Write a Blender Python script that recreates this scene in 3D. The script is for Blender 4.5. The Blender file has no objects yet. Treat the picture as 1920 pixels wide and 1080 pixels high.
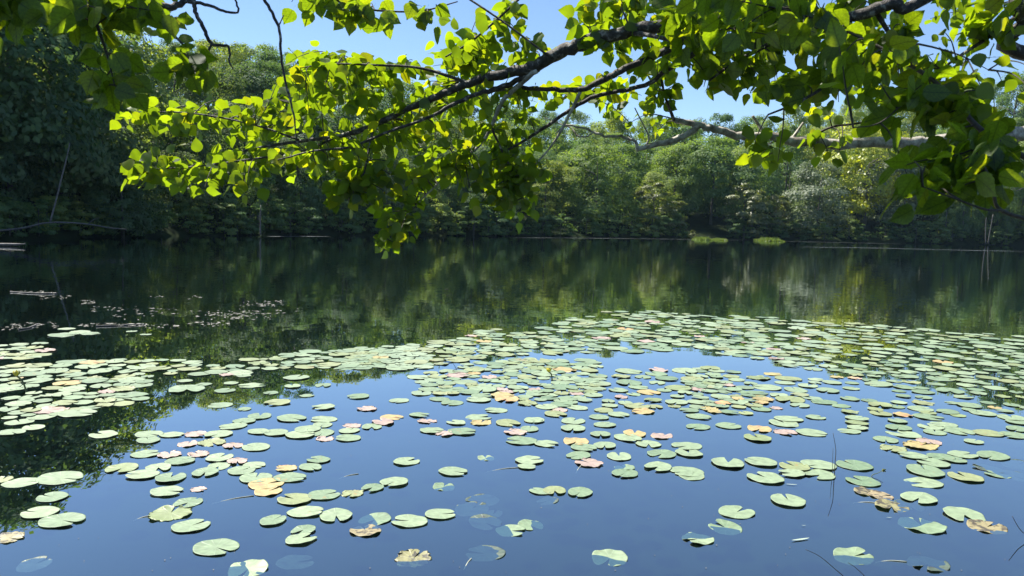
import bpy, math, random
import numpy as np
from mathutils import Vector, Matrix

random.seed(7)
rng = np.random.default_rng(11)
scene = bpy.context.scene
C = scene.collection
rad = math.radians

# ------------------------------------------------------------------ camera
EYE = 1.9                      # eye height over the water
FPX = 1478.0                   # focal length in photo pixels (1920 wide)
PITCH, ROLL = rad(4.72), rad(1.5)
F0 = Vector((0, math.cos(PITCH), -math.sin(PITCH)))
U0 = Vector((0, math.sin(PITCH), math.cos(PITCH)))
R0 = Vector((1, 0, 0))
RV = R0 * math.cos(ROLL) + U0 * math.sin(ROLL)
UV = U0 * math.cos(ROLL) - R0 * math.sin(ROLL)
CAMP = Vector((0, 0, EYE))
cam_data = bpy.data.cameras.new('camera')
cam = bpy.data.objects.new('camera', cam_data)
C.objects.link(cam)
cam.matrix_world = Matrix(((RV.x, UV.x, -F0.x, 0), (RV.y, UV.y, -F0.y, 0), (RV.z, UV.z, -F0.z, EYE), (0, 0, 0, 1)))
cam_data.sensor_width = 36
cam_data.lens = 36 * FPX / 1920
cam_data.clip_start = 0.05
cam_data.clip_end = 3000
cam_data.dof.use_dof = True
cam_data.dof.focus_distance = 6.0
cam_data.dof.aperture_fstop = 8.0
scene.camera = cam

# ------------------------------------------------------------------ sky, sun, exposure
SUN_AZ, SUN_EL = rad(-56), rad(59)      # azimuth from +Y, negative = left
SUN = Vector((math.sin(SUN_AZ) * math.cos(SUN_EL), math.cos(SUN_AZ) * math.cos(SUN_EL), math.sin(SUN_EL)))
world = bpy.data.worlds.new('World')
scene.world = world
world.use_nodes = True
wn = world.node_tree.nodes
sky = wn.new('ShaderNodeTexSky')
sky.sky_type = 'NISHITA'
sky.sun_disc = False
sky.sun_elevation = SUN_EL
sky.sun_rotation = SUN_AZ % (2 * math.pi)
sky.air_density = 1.0
sky.dust_density = 0.1
sky.ozone_density = 3.4
sky.altitude = 1800
world.node_tree.links.new(sky.outputs[0], wn['Background'].inputs[0])
wn['Background'].inputs[1].default_value = 0.09
sl = bpy.data.lights.new('sun', 'SUN')
sl.energy = 4.8
sl.angle = rad(0.5)
sl.color = (1.0, 0.95, 0.86)
so = bpy.data.objects.new('sun', sl)
C.objects.link(so)
so.rotation_euler = SUN.to_track_quat('Z', 'Y').to_euler()
vs = scene.view_settings
vs.view_transform = 'Standard'
vs.look = 'None'
vs.exposure = 1.1
vs.gamma = 1.0
vs.use_curve_mapping = False
scene.cycles.max_bounces = 8
scene.cycles.transparent_max_bounces = 12
scene.cycles.caustics_reflective = False
scene.cycles.caustics_refractive = False


# ------------------------------------------------------------------ helpers
def ray(px, py):
    return F0 + RV * ((px - 960) / FPX) - UV * ((py - 540) / FPX)


def at(px, py, depth):
    return CAMP + ray(px, py) * depth


def on_water(px, py, z=0.0):
    d = ray(px, py)
    t = (z - EYE) / d.z
    return CAMP + d * t


def project(p):
    v = Vector(p) - CAMP
    k = v.dot(F0)
    return 960 + FPX * v.dot(RV) / k, 540 - FPX * v.dot(UV) / k, k


def horizon_y(px):
    # pixel row of the horizon at column px
    return 540 - FPX * (math.tan(PITCH) / math.cos(ROLL)) + (px - 960) * math.tan(ROLL)


def azim(px):
    d = ray(px, horizon_y(px))
    return math.atan2(d.x, d.y)


def tag(o, label=None, cat=None, group=None, kind=None):
    if label: o['label'] = label
    if cat: o['category'] = cat
    if group: o['group'] = group
    if kind: o['kind'] = kind
    return o


def empty(name, loc=(0, 0, 0)):
    o = bpy.data.objects.new(name, None)
    o.location = loc
    o.empty_display_size = 0.1
    C.objects.link(o)
    return o


def link(name, data, parent=None):
    o = bpy.data.objects.new(name, data)
    C.objects.link(o)
    if parent is not None:
        o.parent = parent
    return o


class MB:
    """collects vertices and faces; build() gives one mesh"""
    def __init__(self):
        self.v, self.f = [], []

    def tube(self, pts, rads, n=6, cap=True, rough=0.0):
        pts = [Vector(p) for p in pts]
        base = len(self.v)
        up = Vector((0.13, 0.21, 0.97))
        prev = None
        for i, p in enumerate(pts):
            t = (pts[min(i + 1, len(pts) - 1)] - pts[max(i - 1, 0)])
            if t.length < 1e-9: t = Vector((0, 0, 1))
            t.normalize()
            if prev is None:
                a = t.cross(up)
                if a.length < 1e-3: a = t.cross(Vector((1, 0, 0)))
            else:
                a = prev - t * prev.dot(t)
            a.normalize()
            prev = a
            b = t.cross(a)
            for k in range(n):
                an = 2 * math.pi * k / n
                r = rads[i] * (1 + rough * random.uniform(-1, 1))
                q = p + (a * math.cos(an) + b * math.sin(an)) * r
                self.v.append((q.x, q.y, q.z))
        for i in range(len(pts) - 1):
            for k in range(n):
                k2 = (k + 1) % n
                self.f.append((base + i * n + k, base + i * n + k2, base + (i + 1) * n + k2, base + (i + 1) * n + k))
        if cap:
            self.f.append(tuple(base + k for k in range(n))[::-1])
            self.f.append(tuple(base + (len(pts) - 1) * n + k for k in range(n)))

    def add(self, vs_, fs):
        b = len(self.v)
        self.v.extend(vs_)
        self.f.extend(tuple(i + b for i in f) for f in fs)

    def mesh(self, name, mat, smooth=True):
        m = bpy.data.meshes.new(name)
        m.from_pydata(self.v, [], self.f)
        if mat: m.materials.append(mat)
        if smooth: m.polygons.foreach_set('use_smooth', [True] * len(m.polygons))
        m.update()
        return m

    def build(self, name, mat, parent=None, smooth=True, loc=None):
        if loc is not None:
            lx, ly, lz = loc
            self.v = [(x - lx, y - ly, z - lz) for x, y, z in self.v]
        return link(name, self.mesh(name, mat, smooth), parent)


def catmull(pts, sub=5):
    """pts: list of tuples, any length; smooth resampling"""
    P = [np.array(p, float) for p in pts]
    out = []
    for i in range(len(P) - 1):
        p0 = P[i - 1] if i else 2 * P[0] - P[1]
        p1, p2 = P[i], P[i + 1]
        p3 = P[i + 2] if i + 2 < len(P) else 2 * P[-1] - P[-2]
        for k in range(sub):
            t = k / sub
            out.append(0.5 * ((2 * p1) + (-p0 + p2) * t + (2 * p0 - 5 * p1 + 4 * p2 - p3) * t * t + (-p0 + 3 * p1 - 3 * p2 + p3) * t ** 3))
    out.append(P[-1])
    return out


# ------------------------------------------------------------------ materials
def new_mat(name):
    m = bpy.data.materials.new(name)
    m.use_nodes = True
    nt = m.node_tree
    nt.nodes.clear()
    out = nt.nodes.new('ShaderNodeOutputMaterial')
    return m, nt, out


def ramp(nt, stops):
    r = nt.nodes.new('ShaderNodeValToRGB')
    el = r.color_ramp.elements
    while len(el) < len(stops): el.new(0.5)
    for e, (p, c) in zip(el, stops):
        e.position = p
        e.color = (*c, 1)
    return r


def leaf_mat(name, stops, trans_mul, trans=0.5, gloss=0.08, rough=0.35, per_object=False, mottle=None, both=False):
    m, nt, out = new_mat(name)
    N, L = nt.nodes.new, nt.links.new
    cr = ramp(nt, stops)
    if both:        # a tone for the tree plus a smaller variation leaf by leaf
        oi = N('ShaderNodeObjectInfo'); gi = N('ShaderNodeNewGeometry')
        a = N('ShaderNodeMath'); a.operation = 'MULTIPLY'; a.inputs[1].default_value = 0.65
        b = N('ShaderNodeMath'); b.operation = 'MULTIPLY_ADD'; b.inputs[1].default_value = 0.35
        L(oi.outputs['Random'], a.inputs[0]); L(gi.outputs['Random Per Island'], b.inputs[0]); L(a.outputs[0], b.inputs[2])
        L(b.outputs[0], cr.inputs[0])
    elif per_object:
        oi = N('ShaderNodeObjectInfo'); L(oi.outputs['Random'], cr.inputs[0])
    else:
        gi = N('ShaderNodeNewGeometry'); L(gi.outputs['Random Per Island'], cr.inputs[0])
    col = cr.outputs[0]
    if mottle:
        tc = N('ShaderNodeTexCoord'); nz = N('ShaderNodeTexNoise'); nz.inputs['Scale'].default_value = mottle
        nz.inputs['Detail'].default_value = 4
        L(tc.outputs['Object'], nz.inputs['Vector'])
        mr = N('ShaderNodeMapRange'); mr.inputs[1].default_value = 0.3; mr.inputs[2].default_value = 0.7
        mr.inputs[3].default_value = 0.72; mr.inputs[4].default_value = 1.2
        L(nz.outputs['Fac'], mr.inputs[0])
        mx = N('ShaderNodeMix'); mx.data_type = 'RGBA'; mx.blend_type = 'MULTIPLY'; mx.inputs[0].default_value = 1
        L(col, mx.inputs[6]); L(mr.outputs[0], mx.inputs[7])
        col = mx.outputs[2]
    if per_object:
        tc2 = N('ShaderNodeTexCoord'); sx = N('ShaderNodeSeparateXYZ'); L(tc2.outputs['Object'], sx.inputs[0])
        ax = N('ShaderNodeMath'); ax.operation = 'ABSOLUTE'; L(sx.outputs['X'], ax.inputs[0])
        v1 = N('ShaderNodeMath'); v1.operation = 'MULTIPLY_ADD'; v1.inputs[1].default_value = -0.75; L(ax.outputs[0], v1.inputs[0]); L(sx.outputs['Y'], v1.inputs[2])
        v2 = N('ShaderNodeMath'); v2.operation = 'MULTIPLY'; v2.inputs[1].default_value = 2 * math.pi * 7; L(v1.outputs[0], v2.inputs[0])
        v3 = N('ShaderNodeMath'); v3.operation = 'COSINE'; L(v2.outputs[0], v3.inputs[0])
        v4 = N('ShaderNodeMapRange'); v4.inputs[1].default_value = 0.84; v4.inputs[2].default_value = 1.0; v4.inputs[3].default_value = 1.0; v4.inputs[4].default_value = 0.72; L(v3.outputs[0], v4.inputs[0])
        v5 = N('ShaderNodeMapRange'); v5.inputs[1].default_value = 0.012; v5.inputs[2].default_value = 0.03; v5.inputs[3].default_value = 0.6; v5.inputs[4].default_value = 1.0; L(ax.outputs[0], v5.inputs[0])
        v6 = N('ShaderNodeMath'); v6.operation = 'MULTIPLY'; L(v4.outputs[0], v6.inputs[0]); L(v5.outputs[0], v6.inputs[1])
        mv = N('ShaderNodeMix'); mv.data_type = 'RGBA'; mv.blend_type = 'MULTIPLY'; mv.inputs[0].default_value = 1
        L(col, mv.inputs[6]); L(v6.outputs[0], mv.inputs[7]); col = mv.outputs[2]
    tm = N('ShaderNodeMix'); tm.data_type = 'RGBA'; tm.blend_type = 'MULTIPLY'; tm.inputs[0].default_value = 1
    tm.clamp_result = False
    L(col, tm.inputs[6]); tm.inputs[7].default_value = (*trans_mul, 1)
    d = N('ShaderNodeBsdfDiffuse'); L(col, d.inputs[0])
    t = N('ShaderNodeBsdfTranslucent'); L(tm.outputs[2], t.inputs[0])
    mix = N('ShaderNodeMixShader'); mix.inputs[0].default_value = trans
    L(d.outputs[0], mix.inputs[1]); L(t.outputs[0], mix.inputs[2])
    g = N('ShaderNodeBsdfGlossy'); g.inputs['Roughness'].default_value = rough
    g.inputs[0].default_value = (1, 1, 1, 1)
    mg = N('ShaderNodeMixShader'); mg.inputs[0].default_value = gloss
    L(mix.outputs[0], mg.inputs[1]); L(g.outputs[0], mg.inputs[2])
    L(mg.outputs[0], out.inputs[0])
    return m


def bark_mat(name, c1, c2, scale=30, c3=None, bump=0.4):
    m, nt, out = new_mat(name)
    N, L = nt.nodes.new, nt.links.new
    tc = N('ShaderNodeTexCoord')
    nz = N('ShaderNodeTexNoise'); nz.inputs['Scale'].default_value = scale; nz.inputs['Detail'].default_value = 6
    nz.inputs['Roughness'].default_value = 0.65
    L(tc.outputs['Object'], nz.inputs['Vector'])
    st = [(0.35, c1), (0.55, c2)] + ([(0.66, c3)] if c3 else [])
    cr = ramp(nt, st)
    L(nz.outputs['Fac'], cr.inputs[0])
    p = N('ShaderNodeBsdfPrincipled')
    p.inputs['Roughness'].default_value = 0.7
    L(cr.outputs[0], p.inputs['Base Color'])
    b = N('ShaderNodeBump'); b.inputs['Strength'].default_value = bump; b.inputs['Distance'].default_value = 0.01
    L(nz.outputs['Fac'], b.inputs['Height']); L(b.outputs[0], p.inputs['Normal'])
    L(p.outputs[0], out.inputs[0])
    return m


def plain(name, col, rough=0.6, spec=0.5):
    m, nt, out = new_mat(name)
    p = nt.nodes.new('ShaderNodeBsdfPrincipled')
    tc = nt.nodes.new('ShaderNodeTexCoord')
    nz = nt.nodes.new('ShaderNodeTexNoise'); nz.inputs['Scale'].default_value = 25
    nt.links.new(tc.outputs['Object'], nz.inputs['Vector'])
    cr = ramp(nt, [(0.3, tuple(c * 0.75 for c in col)), (0.7, tuple(min(1, c * 1.2) for c in col))])
    nt.links.new(nz.outputs['Fac'], cr.inputs[0])
    nt.links.new(cr.outputs[0], p.inputs['Base Color'])
    p.inputs['Roughness'].default_value = rough
    p.inputs['Specular IOR Level'].default_value = spec
    nt.links.new(p.outputs[0], out.inputs[0])
    return m


def water_mat():
    m, nt, out = new_mat('pond_water')
    N, L = nt.nodes.new, nt.links.new
    geo = N('ShaderNodeNewGeometry')
    mp = N('ShaderNodeMapping'); mp.inputs['Scale'].default_value = (0.55, 0.9, 1)
    L(geo.outputs['Position'], mp.inputs['Vector'])
    nz = N('ShaderNodeTexNoise'); nz.inputs['Scale'].default_value = 6.5; nz.inputs['Detail'].default_value = 2
    L(mp.outputs[0], nz.inputs['Vector'])
    sub = N('ShaderNodeVectorMath'); sub.operation = 'SUBTRACT'; sub.inputs[1].default_value = (0.5, 0.5, 0.5)
    L(nz.outputs['Color'], sub.inputs[0])
    # open water past the pads is a little more ruffled
    sp = N('ShaderNodeSeparateXYZ'); L(geo.outputs['Position'], sp.inputs[0])
    mr = N('ShaderNodeMapRange'); mr.inputs[1].default_value = 9; mr.inputs[2].default_value = 26
    mr.inputs[3].default_value = 0.004; mr.inputs[4].default_value = 0.034
    L(sp.outputs['Y'], mr.inputs[0])
    sc = N('ShaderNodeVectorMath'); sc.operation = 'SCALE'
    L(sub.outputs[0], sc.inputs[0]); L(mr.outputs[0], sc.inputs['Scale'])
    ad = N('ShaderNodeVectorMath'); ad.operation = 'ADD'; ad.inputs[1].default_value = (0, 0, 1)
    L(sc.outputs[0], ad.inputs[0])
    nm = N('ShaderNodeVectorMath'); nm.operation = 'NORMALIZE'; L(ad.outputs[0], nm.inputs[0])
    lw = N('ShaderNodeLayerWeight'); lw.inputs['Blend'].default_value = 0.5     # facing = 1 - cos
    L(nm.outputs[0], lw.inputs['Normal'])
    pw = N('ShaderNodeMath'); pw.operation = 'POWER'; pw.inputs[1].default_value = 2.3; L(lw.outputs['Facing'], pw.inputs[0])
    fr = N('ShaderNodeMath'); fr.operation = 'MULTIPLY_ADD'; fr.inputs[1].default_value = 0.90; fr.inputs[2].default_value = 0.11
    L(pw.outputs[0], fr.inputs[0])
    gl = N('ShaderNodeBsdfGlossy'); gl.inputs['Roughness'].default_value = 0.0
    gl.inputs[0].default_value = (0.93, 0.98, 1, 1)
    L(nm.outputs[0], gl.inputs['Normal'])
    murk = N('ShaderNodeBsdfDiffuse'); murk.inputs[0].default_value = (0.008, 0.012, 0.017, 1)
    tr = N('ShaderNodeBsdfTransparent'); tr.inputs[0].default_value = (0.5, 0.66, 0.66, 1)
    body = N('ShaderNodeMixShader'); body.inputs[0].default_value = 0.75
    L(murk.outputs[0], body.inputs[1]); L(tr.outputs[0], body.inputs[2])
    mx = N('ShaderNodeMixShader')
    L(fr.outputs[0], mx.inputs[0]); L(body.outputs[0], mx.inputs[1]); L(gl.outputs[0], mx.inputs[2])
    L(mx.outputs[0], out.inputs[0])
    return m


def pad_mat(name, c_a, c_b, c_edge, rough=0.48, blotch=0.0, blotch_col=(0.25, 0.12, 0.05)):
    """waxy pad: radiating veins from the leaf-stalk, slight mottling, per-pad tone"""
    m, nt, out = new_mat(name)
    N, L = nt.nodes.new, nt.links.new
    tc = N('ShaderNodeTexCoord'); oi = N('ShaderNodeObjectInfo'); gi = N('ShaderNodeNewGeometry')
    rn = N('ShaderNodeMath'); rn.operation = 'ADD'; L(oi.outputs['Random'], rn.inputs[0]); L(gi.outputs['Random Per Island'], rn.inputs[1])
    fr = N('ShaderNodeMath'); fr.operation = 'FRACT'; L(rn.outputs[0], fr.inputs[0])
    cr = ramp(nt, [(0.0, c_a), (1.0, c_b)]); L(fr.outputs[0], cr.inputs[0])
    nz = N('ShaderNodeTexNoise'); nz.noise_dimensions = '4D'; nz.inputs['Scale'].default_value = 3.0; nz.inputs['Detail'].default_value = 5
    L(tc.outputs['Object'], nz.inputs['Vector'])
    w = N('ShaderNodeMath'); w.operation = 'MULTIPLY'; w.inputs[1].default_value = 40; L(fr.outputs[0], w.inputs[0]); L(w.outputs[0], nz.inputs['W'])
    mr = N('ShaderNodeMapRange'); mr.inputs[1].default_value = 0.3; mr.inputs[2].default_value = 0.7; mr.inputs[3].default_value = 0.75; mr.inputs[4].default_value = 1.2
    L(nz.outputs['Fac'], mr.inputs[0])
    mm = N('ShaderNodeMix'); mm.data_type = 'RGBA'; mm.blend_type = 'MULTIPLY'; mm.inputs[0].default_value = 1
    L(cr.outputs[0], mm.inputs[6]); L(mr.outputs[0], mm.inputs[7])
    # veins
    gr = N('ShaderNodeTexGradient'); gr.gradient_type = 'RADIAL'; L(tc.outputs['Object'], gr.inputs['Vector'])
    s1 = N('ShaderNodeMath'); s1.operation = 'MULTIPLY'; s1.inputs[1].default_value = 2 * math.pi * 13; L(gr.outputs['Fac'], s1.inputs[0])
    s2 = N('ShaderNodeMath'); s2.operation = 'COSINE'; L(s1.outputs[0], s2.inputs[0])
    s3 = N('ShaderNodeMapRange'); s3.inputs[1].default_value = 0.86; s3.inputs[2].default_value = 1.0; s3.inputs[4].default_value = 0.45
    L(s2.outputs[0], s3.inputs[0])
    mv = N('ShaderNodeMix'); mv.data_type = 'RGBA'; L(s3.outputs[0], mv.inputs[0]); L(mm.outputs[2], mv.inputs[6]); mv.inputs[7].default_value = (*c_edge, 1)
    col = mv.outputs[2]
    # blotches of decay
    n2 = N('ShaderNodeTexNoise'); n2.noise_dimensions = '4D'; n2.inputs['Scale'].default_value = 2.2; n2.inputs['Detail'].default_value = 6
    L(tc.outputs['Object'], n2.inputs['Vector']); L(w.outputs[0], n2.inputs['W'])
    th = N('ShaderNodeMapRange'); th.inputs[1].default_value = 0.68 - blotch; th.inputs[2].default_value = 0.74 - blotch
    th.inputs[4].default_value = 0.8
    L(n2.outputs['Fac'], th.inputs[0])
    mb = N('ShaderNodeMix'); mb.data_type = 'RGBA'; L(th.outputs[0], mb.inputs[0]); L(col, mb.inputs[6]); mb.inputs[7].default_value = (*blotch_col, 1)
    p = N('ShaderNodeBsdfPrincipled'); L(mb.outputs[2], p.inputs['Base Color'])
    p.inputs['Roughness'].default_value = rough
    p.inputs['Specular IOR Level'].default_value = 0.9
    bm = N('ShaderNodeBump'); bm.inputs['Strength'].default_value = 0.25; bm.inputs['Distance'].default_value = 0.02
    L(s3.outputs[0], bm.inputs['Height']); L(bm.outputs[0], p.inputs['Normal'])
    L(p.outputs[0], out.inputs[0])
    return m


def ground_mat():
    m, nt, out = new_mat('leaf_litter_ground')
    N, L = nt.nodes.new, nt.links.new
    geo = N('ShaderNodeNewGeometry')
    nz = N('ShaderNodeTexNoise'); nz.inputs['Scale'].default_value = 0.5; nz.inputs['Detail'].default_value = 10
    L(geo.outputs['Position'], nz.inputs['Vector'])
    cr = ramp(nt, [(0.3, (0.012, 0.017, 0.008)), (0.5, (0.018, 0.026, 0.010)), (0.68, (0.024, 0.038, 0.012))])
    L(nz.outputs['Fac'], cr.inputs[0])
    p = N('ShaderNodeBsdfPrincipled'); p.inputs['Roughness'].default_value = 1.0; p.inputs['Specular IOR Level'].default_value = 0.05
    L(cr.outputs[0], p.inputs['Base Color'])
    L(p.outputs[0], out.inputs[0])
    return m


M_GROUND = ground_mat()
M_WATER = water_mat()
M_BARK = bark_mat('branch_bark', (0.014, 0.011, 0.009), (0.06, 0.05, 0.042), 38, (0.32, 0.3, 0.27), 0.9)
M_PALEBARK = bark_mat('bare_grey_bark', (0.17, 0.14, 0.11), (0.45, 0.41, 0.35), 35, (0.66, 0.63, 0.57))
M_TWIG = bark_mat('twig_bark', (0.02, 0.016, 0.012), (0.06, 0.05, 0.035), 80)
M_FARBARK = bark_mat('far_trunk_bark', (0.04, 0.035, 0.03), (0.13, 0.12, 0.1), 3)
M_DEADWOOD = bark_mat('weathered_dead_wood', (0.05, 0.046, 0.04), (0.15, 0.14, 0.125), 8)
LEAF_STOPS = [(0.0, (0.045, 0.085, 0.012)), (0.5, (0.065, 0.12, 0.012)), (0.85, (0.085, 0.14, 0.012)), (1.0, (0.12, 0.15, 0.012))]
M_LEAF = leaf_mat('broad_leaf', LEAF_STOPS, (5.0, 4.0, 0.6), 0.58, 0.028, 0.5, per_object=True, mottle=9)
M_LEAFMASS = leaf_mat('broad_leaf_mass', LEAF_STOPS, (5.0, 4.0, 0.6), 0.58, 0.028, 0.5, mottle=9)
CROWN_STOPS = [(0.0, (0.060, 0.12, 0.050)), (0.4, (0.105, 0.175, 0.060)), (0.75, (0.175, 0.235, 0.068)), (1.0, (0.26, 0.285, 0.068))]
M_CROWN = leaf_mat('wood_foliage', CROWN_STOPS, (2.5, 2.4, 0.75), 0.42, 0.02, 0.6, both=True)
M_CROWN_SHADED = leaf_mat('shaded_wood_foliage', [(p, tuple(c * k for c, k in zip(col, (0.72, 0.75, 0.85)))) for p, col in CROWN_STOPS], (2.0, 2.0, 0.9), 0.4, 0.02, 0.6, both=True)  # same foliage with the shade of the left wood put into its colour
M_CROWN_YEL = leaf_mat('yellowing_foliage', [(0, (0.27, 0.33, 0.02)), (1, (0.40, 0.43, 0.03))], (2.0, 1.9, 0.6), 0.45, 0.04, 0.45)
M_CROWN_SILVER = leaf_mat('silvery_foliage', [(0, (0.10, 0.14, 0.07)), (1, (0.19, 0.23, 0.13))], (1.6, 1.7, 1.0), 0.4, 0.04, 0.6)
M_CROWN_OLIVE = leaf_mat('olive_foliage', [(0, (0.11, 0.14, 0.04)), (1, (0.19, 0.21, 0.06))], (2.0, 2.0, 0.7), 0.45, 0.05, 0.45)
M_SEDGE = leaf_mat('sedge', [(0, (0.13, 0.20, 0.03)), (1, (0.22, 0.28, 0.05))], (1.5, 1.5, 0.5), 0.35, 0.05, 0.4)
PAD_GREEN = pad_mat('pad_green', (0.15, 0.225, 0.115), (0.27, 0.34, 0.19), (0.31, 0.38, 0.25), blotch=0.03, blotch_col=(0.27, 0.22, 0.09))
PAD_LIME = pad_mat('pad_lime', (0.20, 0.255, 0.10), (0.25, 0.28, 0.12), (0.3, 0.33, 0.18), blotch=0.04, blotch_col=(0.3, 0.2, 0.06))
PAD_YELLOW = pad_mat('pad_yellow', (0.36, 0.31, 0.11), (0.42, 0.31, 0.12), (0.44, 0.37, 0.2), blotch=0.1, blotch_col=(0.45, 0.2, 0.1))
PAD_PINK = pad_mat('pad_pink', (0.34, 0.25, 0.20), (0.42, 0.31, 0.25), (0.45, 0.38, 0.3), blotch=0.08, blotch_col=(0.5, 0.36, 0.16))
PAD_DEAD = pad_mat('pad_dead', (0.24, 0.23, 0.09), (0.32, 0.25, 0.13), (0.35, 0.32, 0.17), blotch=0.17, blotch_col=(0.03, 0.02, 0.015))
PAD_SUNK = pad_mat('pad_sunken', (0.05, 0.078, 0.05), (0.085, 0.115, 0.075), (0.17, 0.2, 0.14), blotch=0.12, blotch_col=(0.04, 0.04, 0.03))
PADM = {'g': PAD_GREEN, 'l': PAD_LIME, 'y': PAD_YELLOW, 'p': PAD_PINK, 'd': PAD_DEAD, 's': PAD_SUNK, 'h': PAD_GREEN, 'k': PAD_DEAD}

# ------------------------------------------------------------------ ground and water
SHORE_PX = [(-900, 462), (-500, 452), (-200, 450), (0, 450), (250, 444), (500, 441), (800, 442), (1000, 443.5), (1300, 447.5), (1450, 450), (1700, 456), (1920, 461), (2300, 472), (2800, 492)]
sh_az, sh_d = [], []
for px, py in SHORE_PX:
    p = on_water(px, py)
    sh_az.append(math.atan2(p.x, p.y)); sh_d.append(math.hypot(p.x, p.y))
sh_az = [-math.pi, -1.75, -1.3] + sh_az + [1.3, 1.75, math.pi]
sh_d = [20, 22, 34] + sh_d + [60, 30, 20]
HILL_PX = [(-900, .33), (-300, .36), (300, .32), (900, .23), (1300, .2), (1600, .27), (1900, .40), (2300, .45), (2800, .4)]
hl_az = [azim(p[0]) for p in HILL_PX]; hl_s = [p[1] for p in HILL_PX]


def shore_d(az):
    return np.interp(az, sh_az, sh_d) * (1 + 0.012 * np.sin(az * 61) + 0.008 * np.sin(az * 143 + 1))


def near_y(x):
    return 2.0 + 0.35 * np.maximum(0, np.abs(x - 0.2) - 2) ** 1.15 + 0.12 * np.sin(x * 2.1) + 0.06 * np.sin(x * 5.3)


def ground_z(x, y):
    x = np.asarray(x, float); y = np.asarray(y, float)
    r = np.hypot(x, y); az = np.arctan2(x, y)
    a = y - near_y(x)
    b = shore_d(az) - r
    m = np.minimum(a, b)
    bed = -0.75 * np.clip(m / 3.0, 0, 1) ** 0.8 - 0.02
    near_land = 0.04 + 0.42 * np.clip(-a / 2.0, 0, 1) ** 0.8 + 0.03 * np.sin(x * 3) * np.sin(y * 4)
    s = np.clip(-b, 0, None)
    sl_ = np.interp(az, hl_az, hl_s)
    hill = 0.06 + 0.25 * np.clip(s / 1.5, 0, 1) + sl_ * np.clip(s - 1, 0, 62) + 0.06 * np.clip(s - 63, 0, 120) + 0.5 * np.sin(x * .17) * np.sin(y * .13) * np.clip(s / 12, 0, 1)
    land = np.where(b < 0, np.where(a < 0, np.maximum(near_land, np.minimum(hill, near_land + 0.1 * np.clip(r - 20, 0, 80))), hill), near_land)
    return np.where(m > 0, bed, land)


def build_ground():
    rr = [0.0] + list(np.geomspace(0.5, 14, 70)) + list(np.geomspace(15, 40, 16)) + list(np.geomspace(42, 250, 110)) + list(np.geomspace(270, 2200, 12))
    na = 260
    aa = [-math.pi + 2 * math.pi * k / na for k in range(na)]
    verts, faces = [], []
    for r in rr:
        x = r * np.sin(aa); y = r * np.cos(aa)
        z = ground_z(x, y)
        verts += list(zip(x.tolist(), y.tolist(), z.tolist()))
    for i in range(len(rr) - 1):
        for k in range(na):
            k2 = (k + 1) % na
            faces.append((i * na + k, (i + 1) * na + k, (i + 1) * na + k2, i * na + k2))
    mb = MB(); mb.v, mb.f = verts, faces
    o = mb.build('ground', M_GROUND)
    tag(o, kind='structure')


build_ground()
mb = MB()
mb.v = [(-190, -3, 0), (230, -3, 0), (230, 235, 0), (-190, 235, 0)]
mb.f = [(0, 1, 2, 3)]
tag(mb.build('pond_water', M_WATER, smooth=False), kind='structure')


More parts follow.
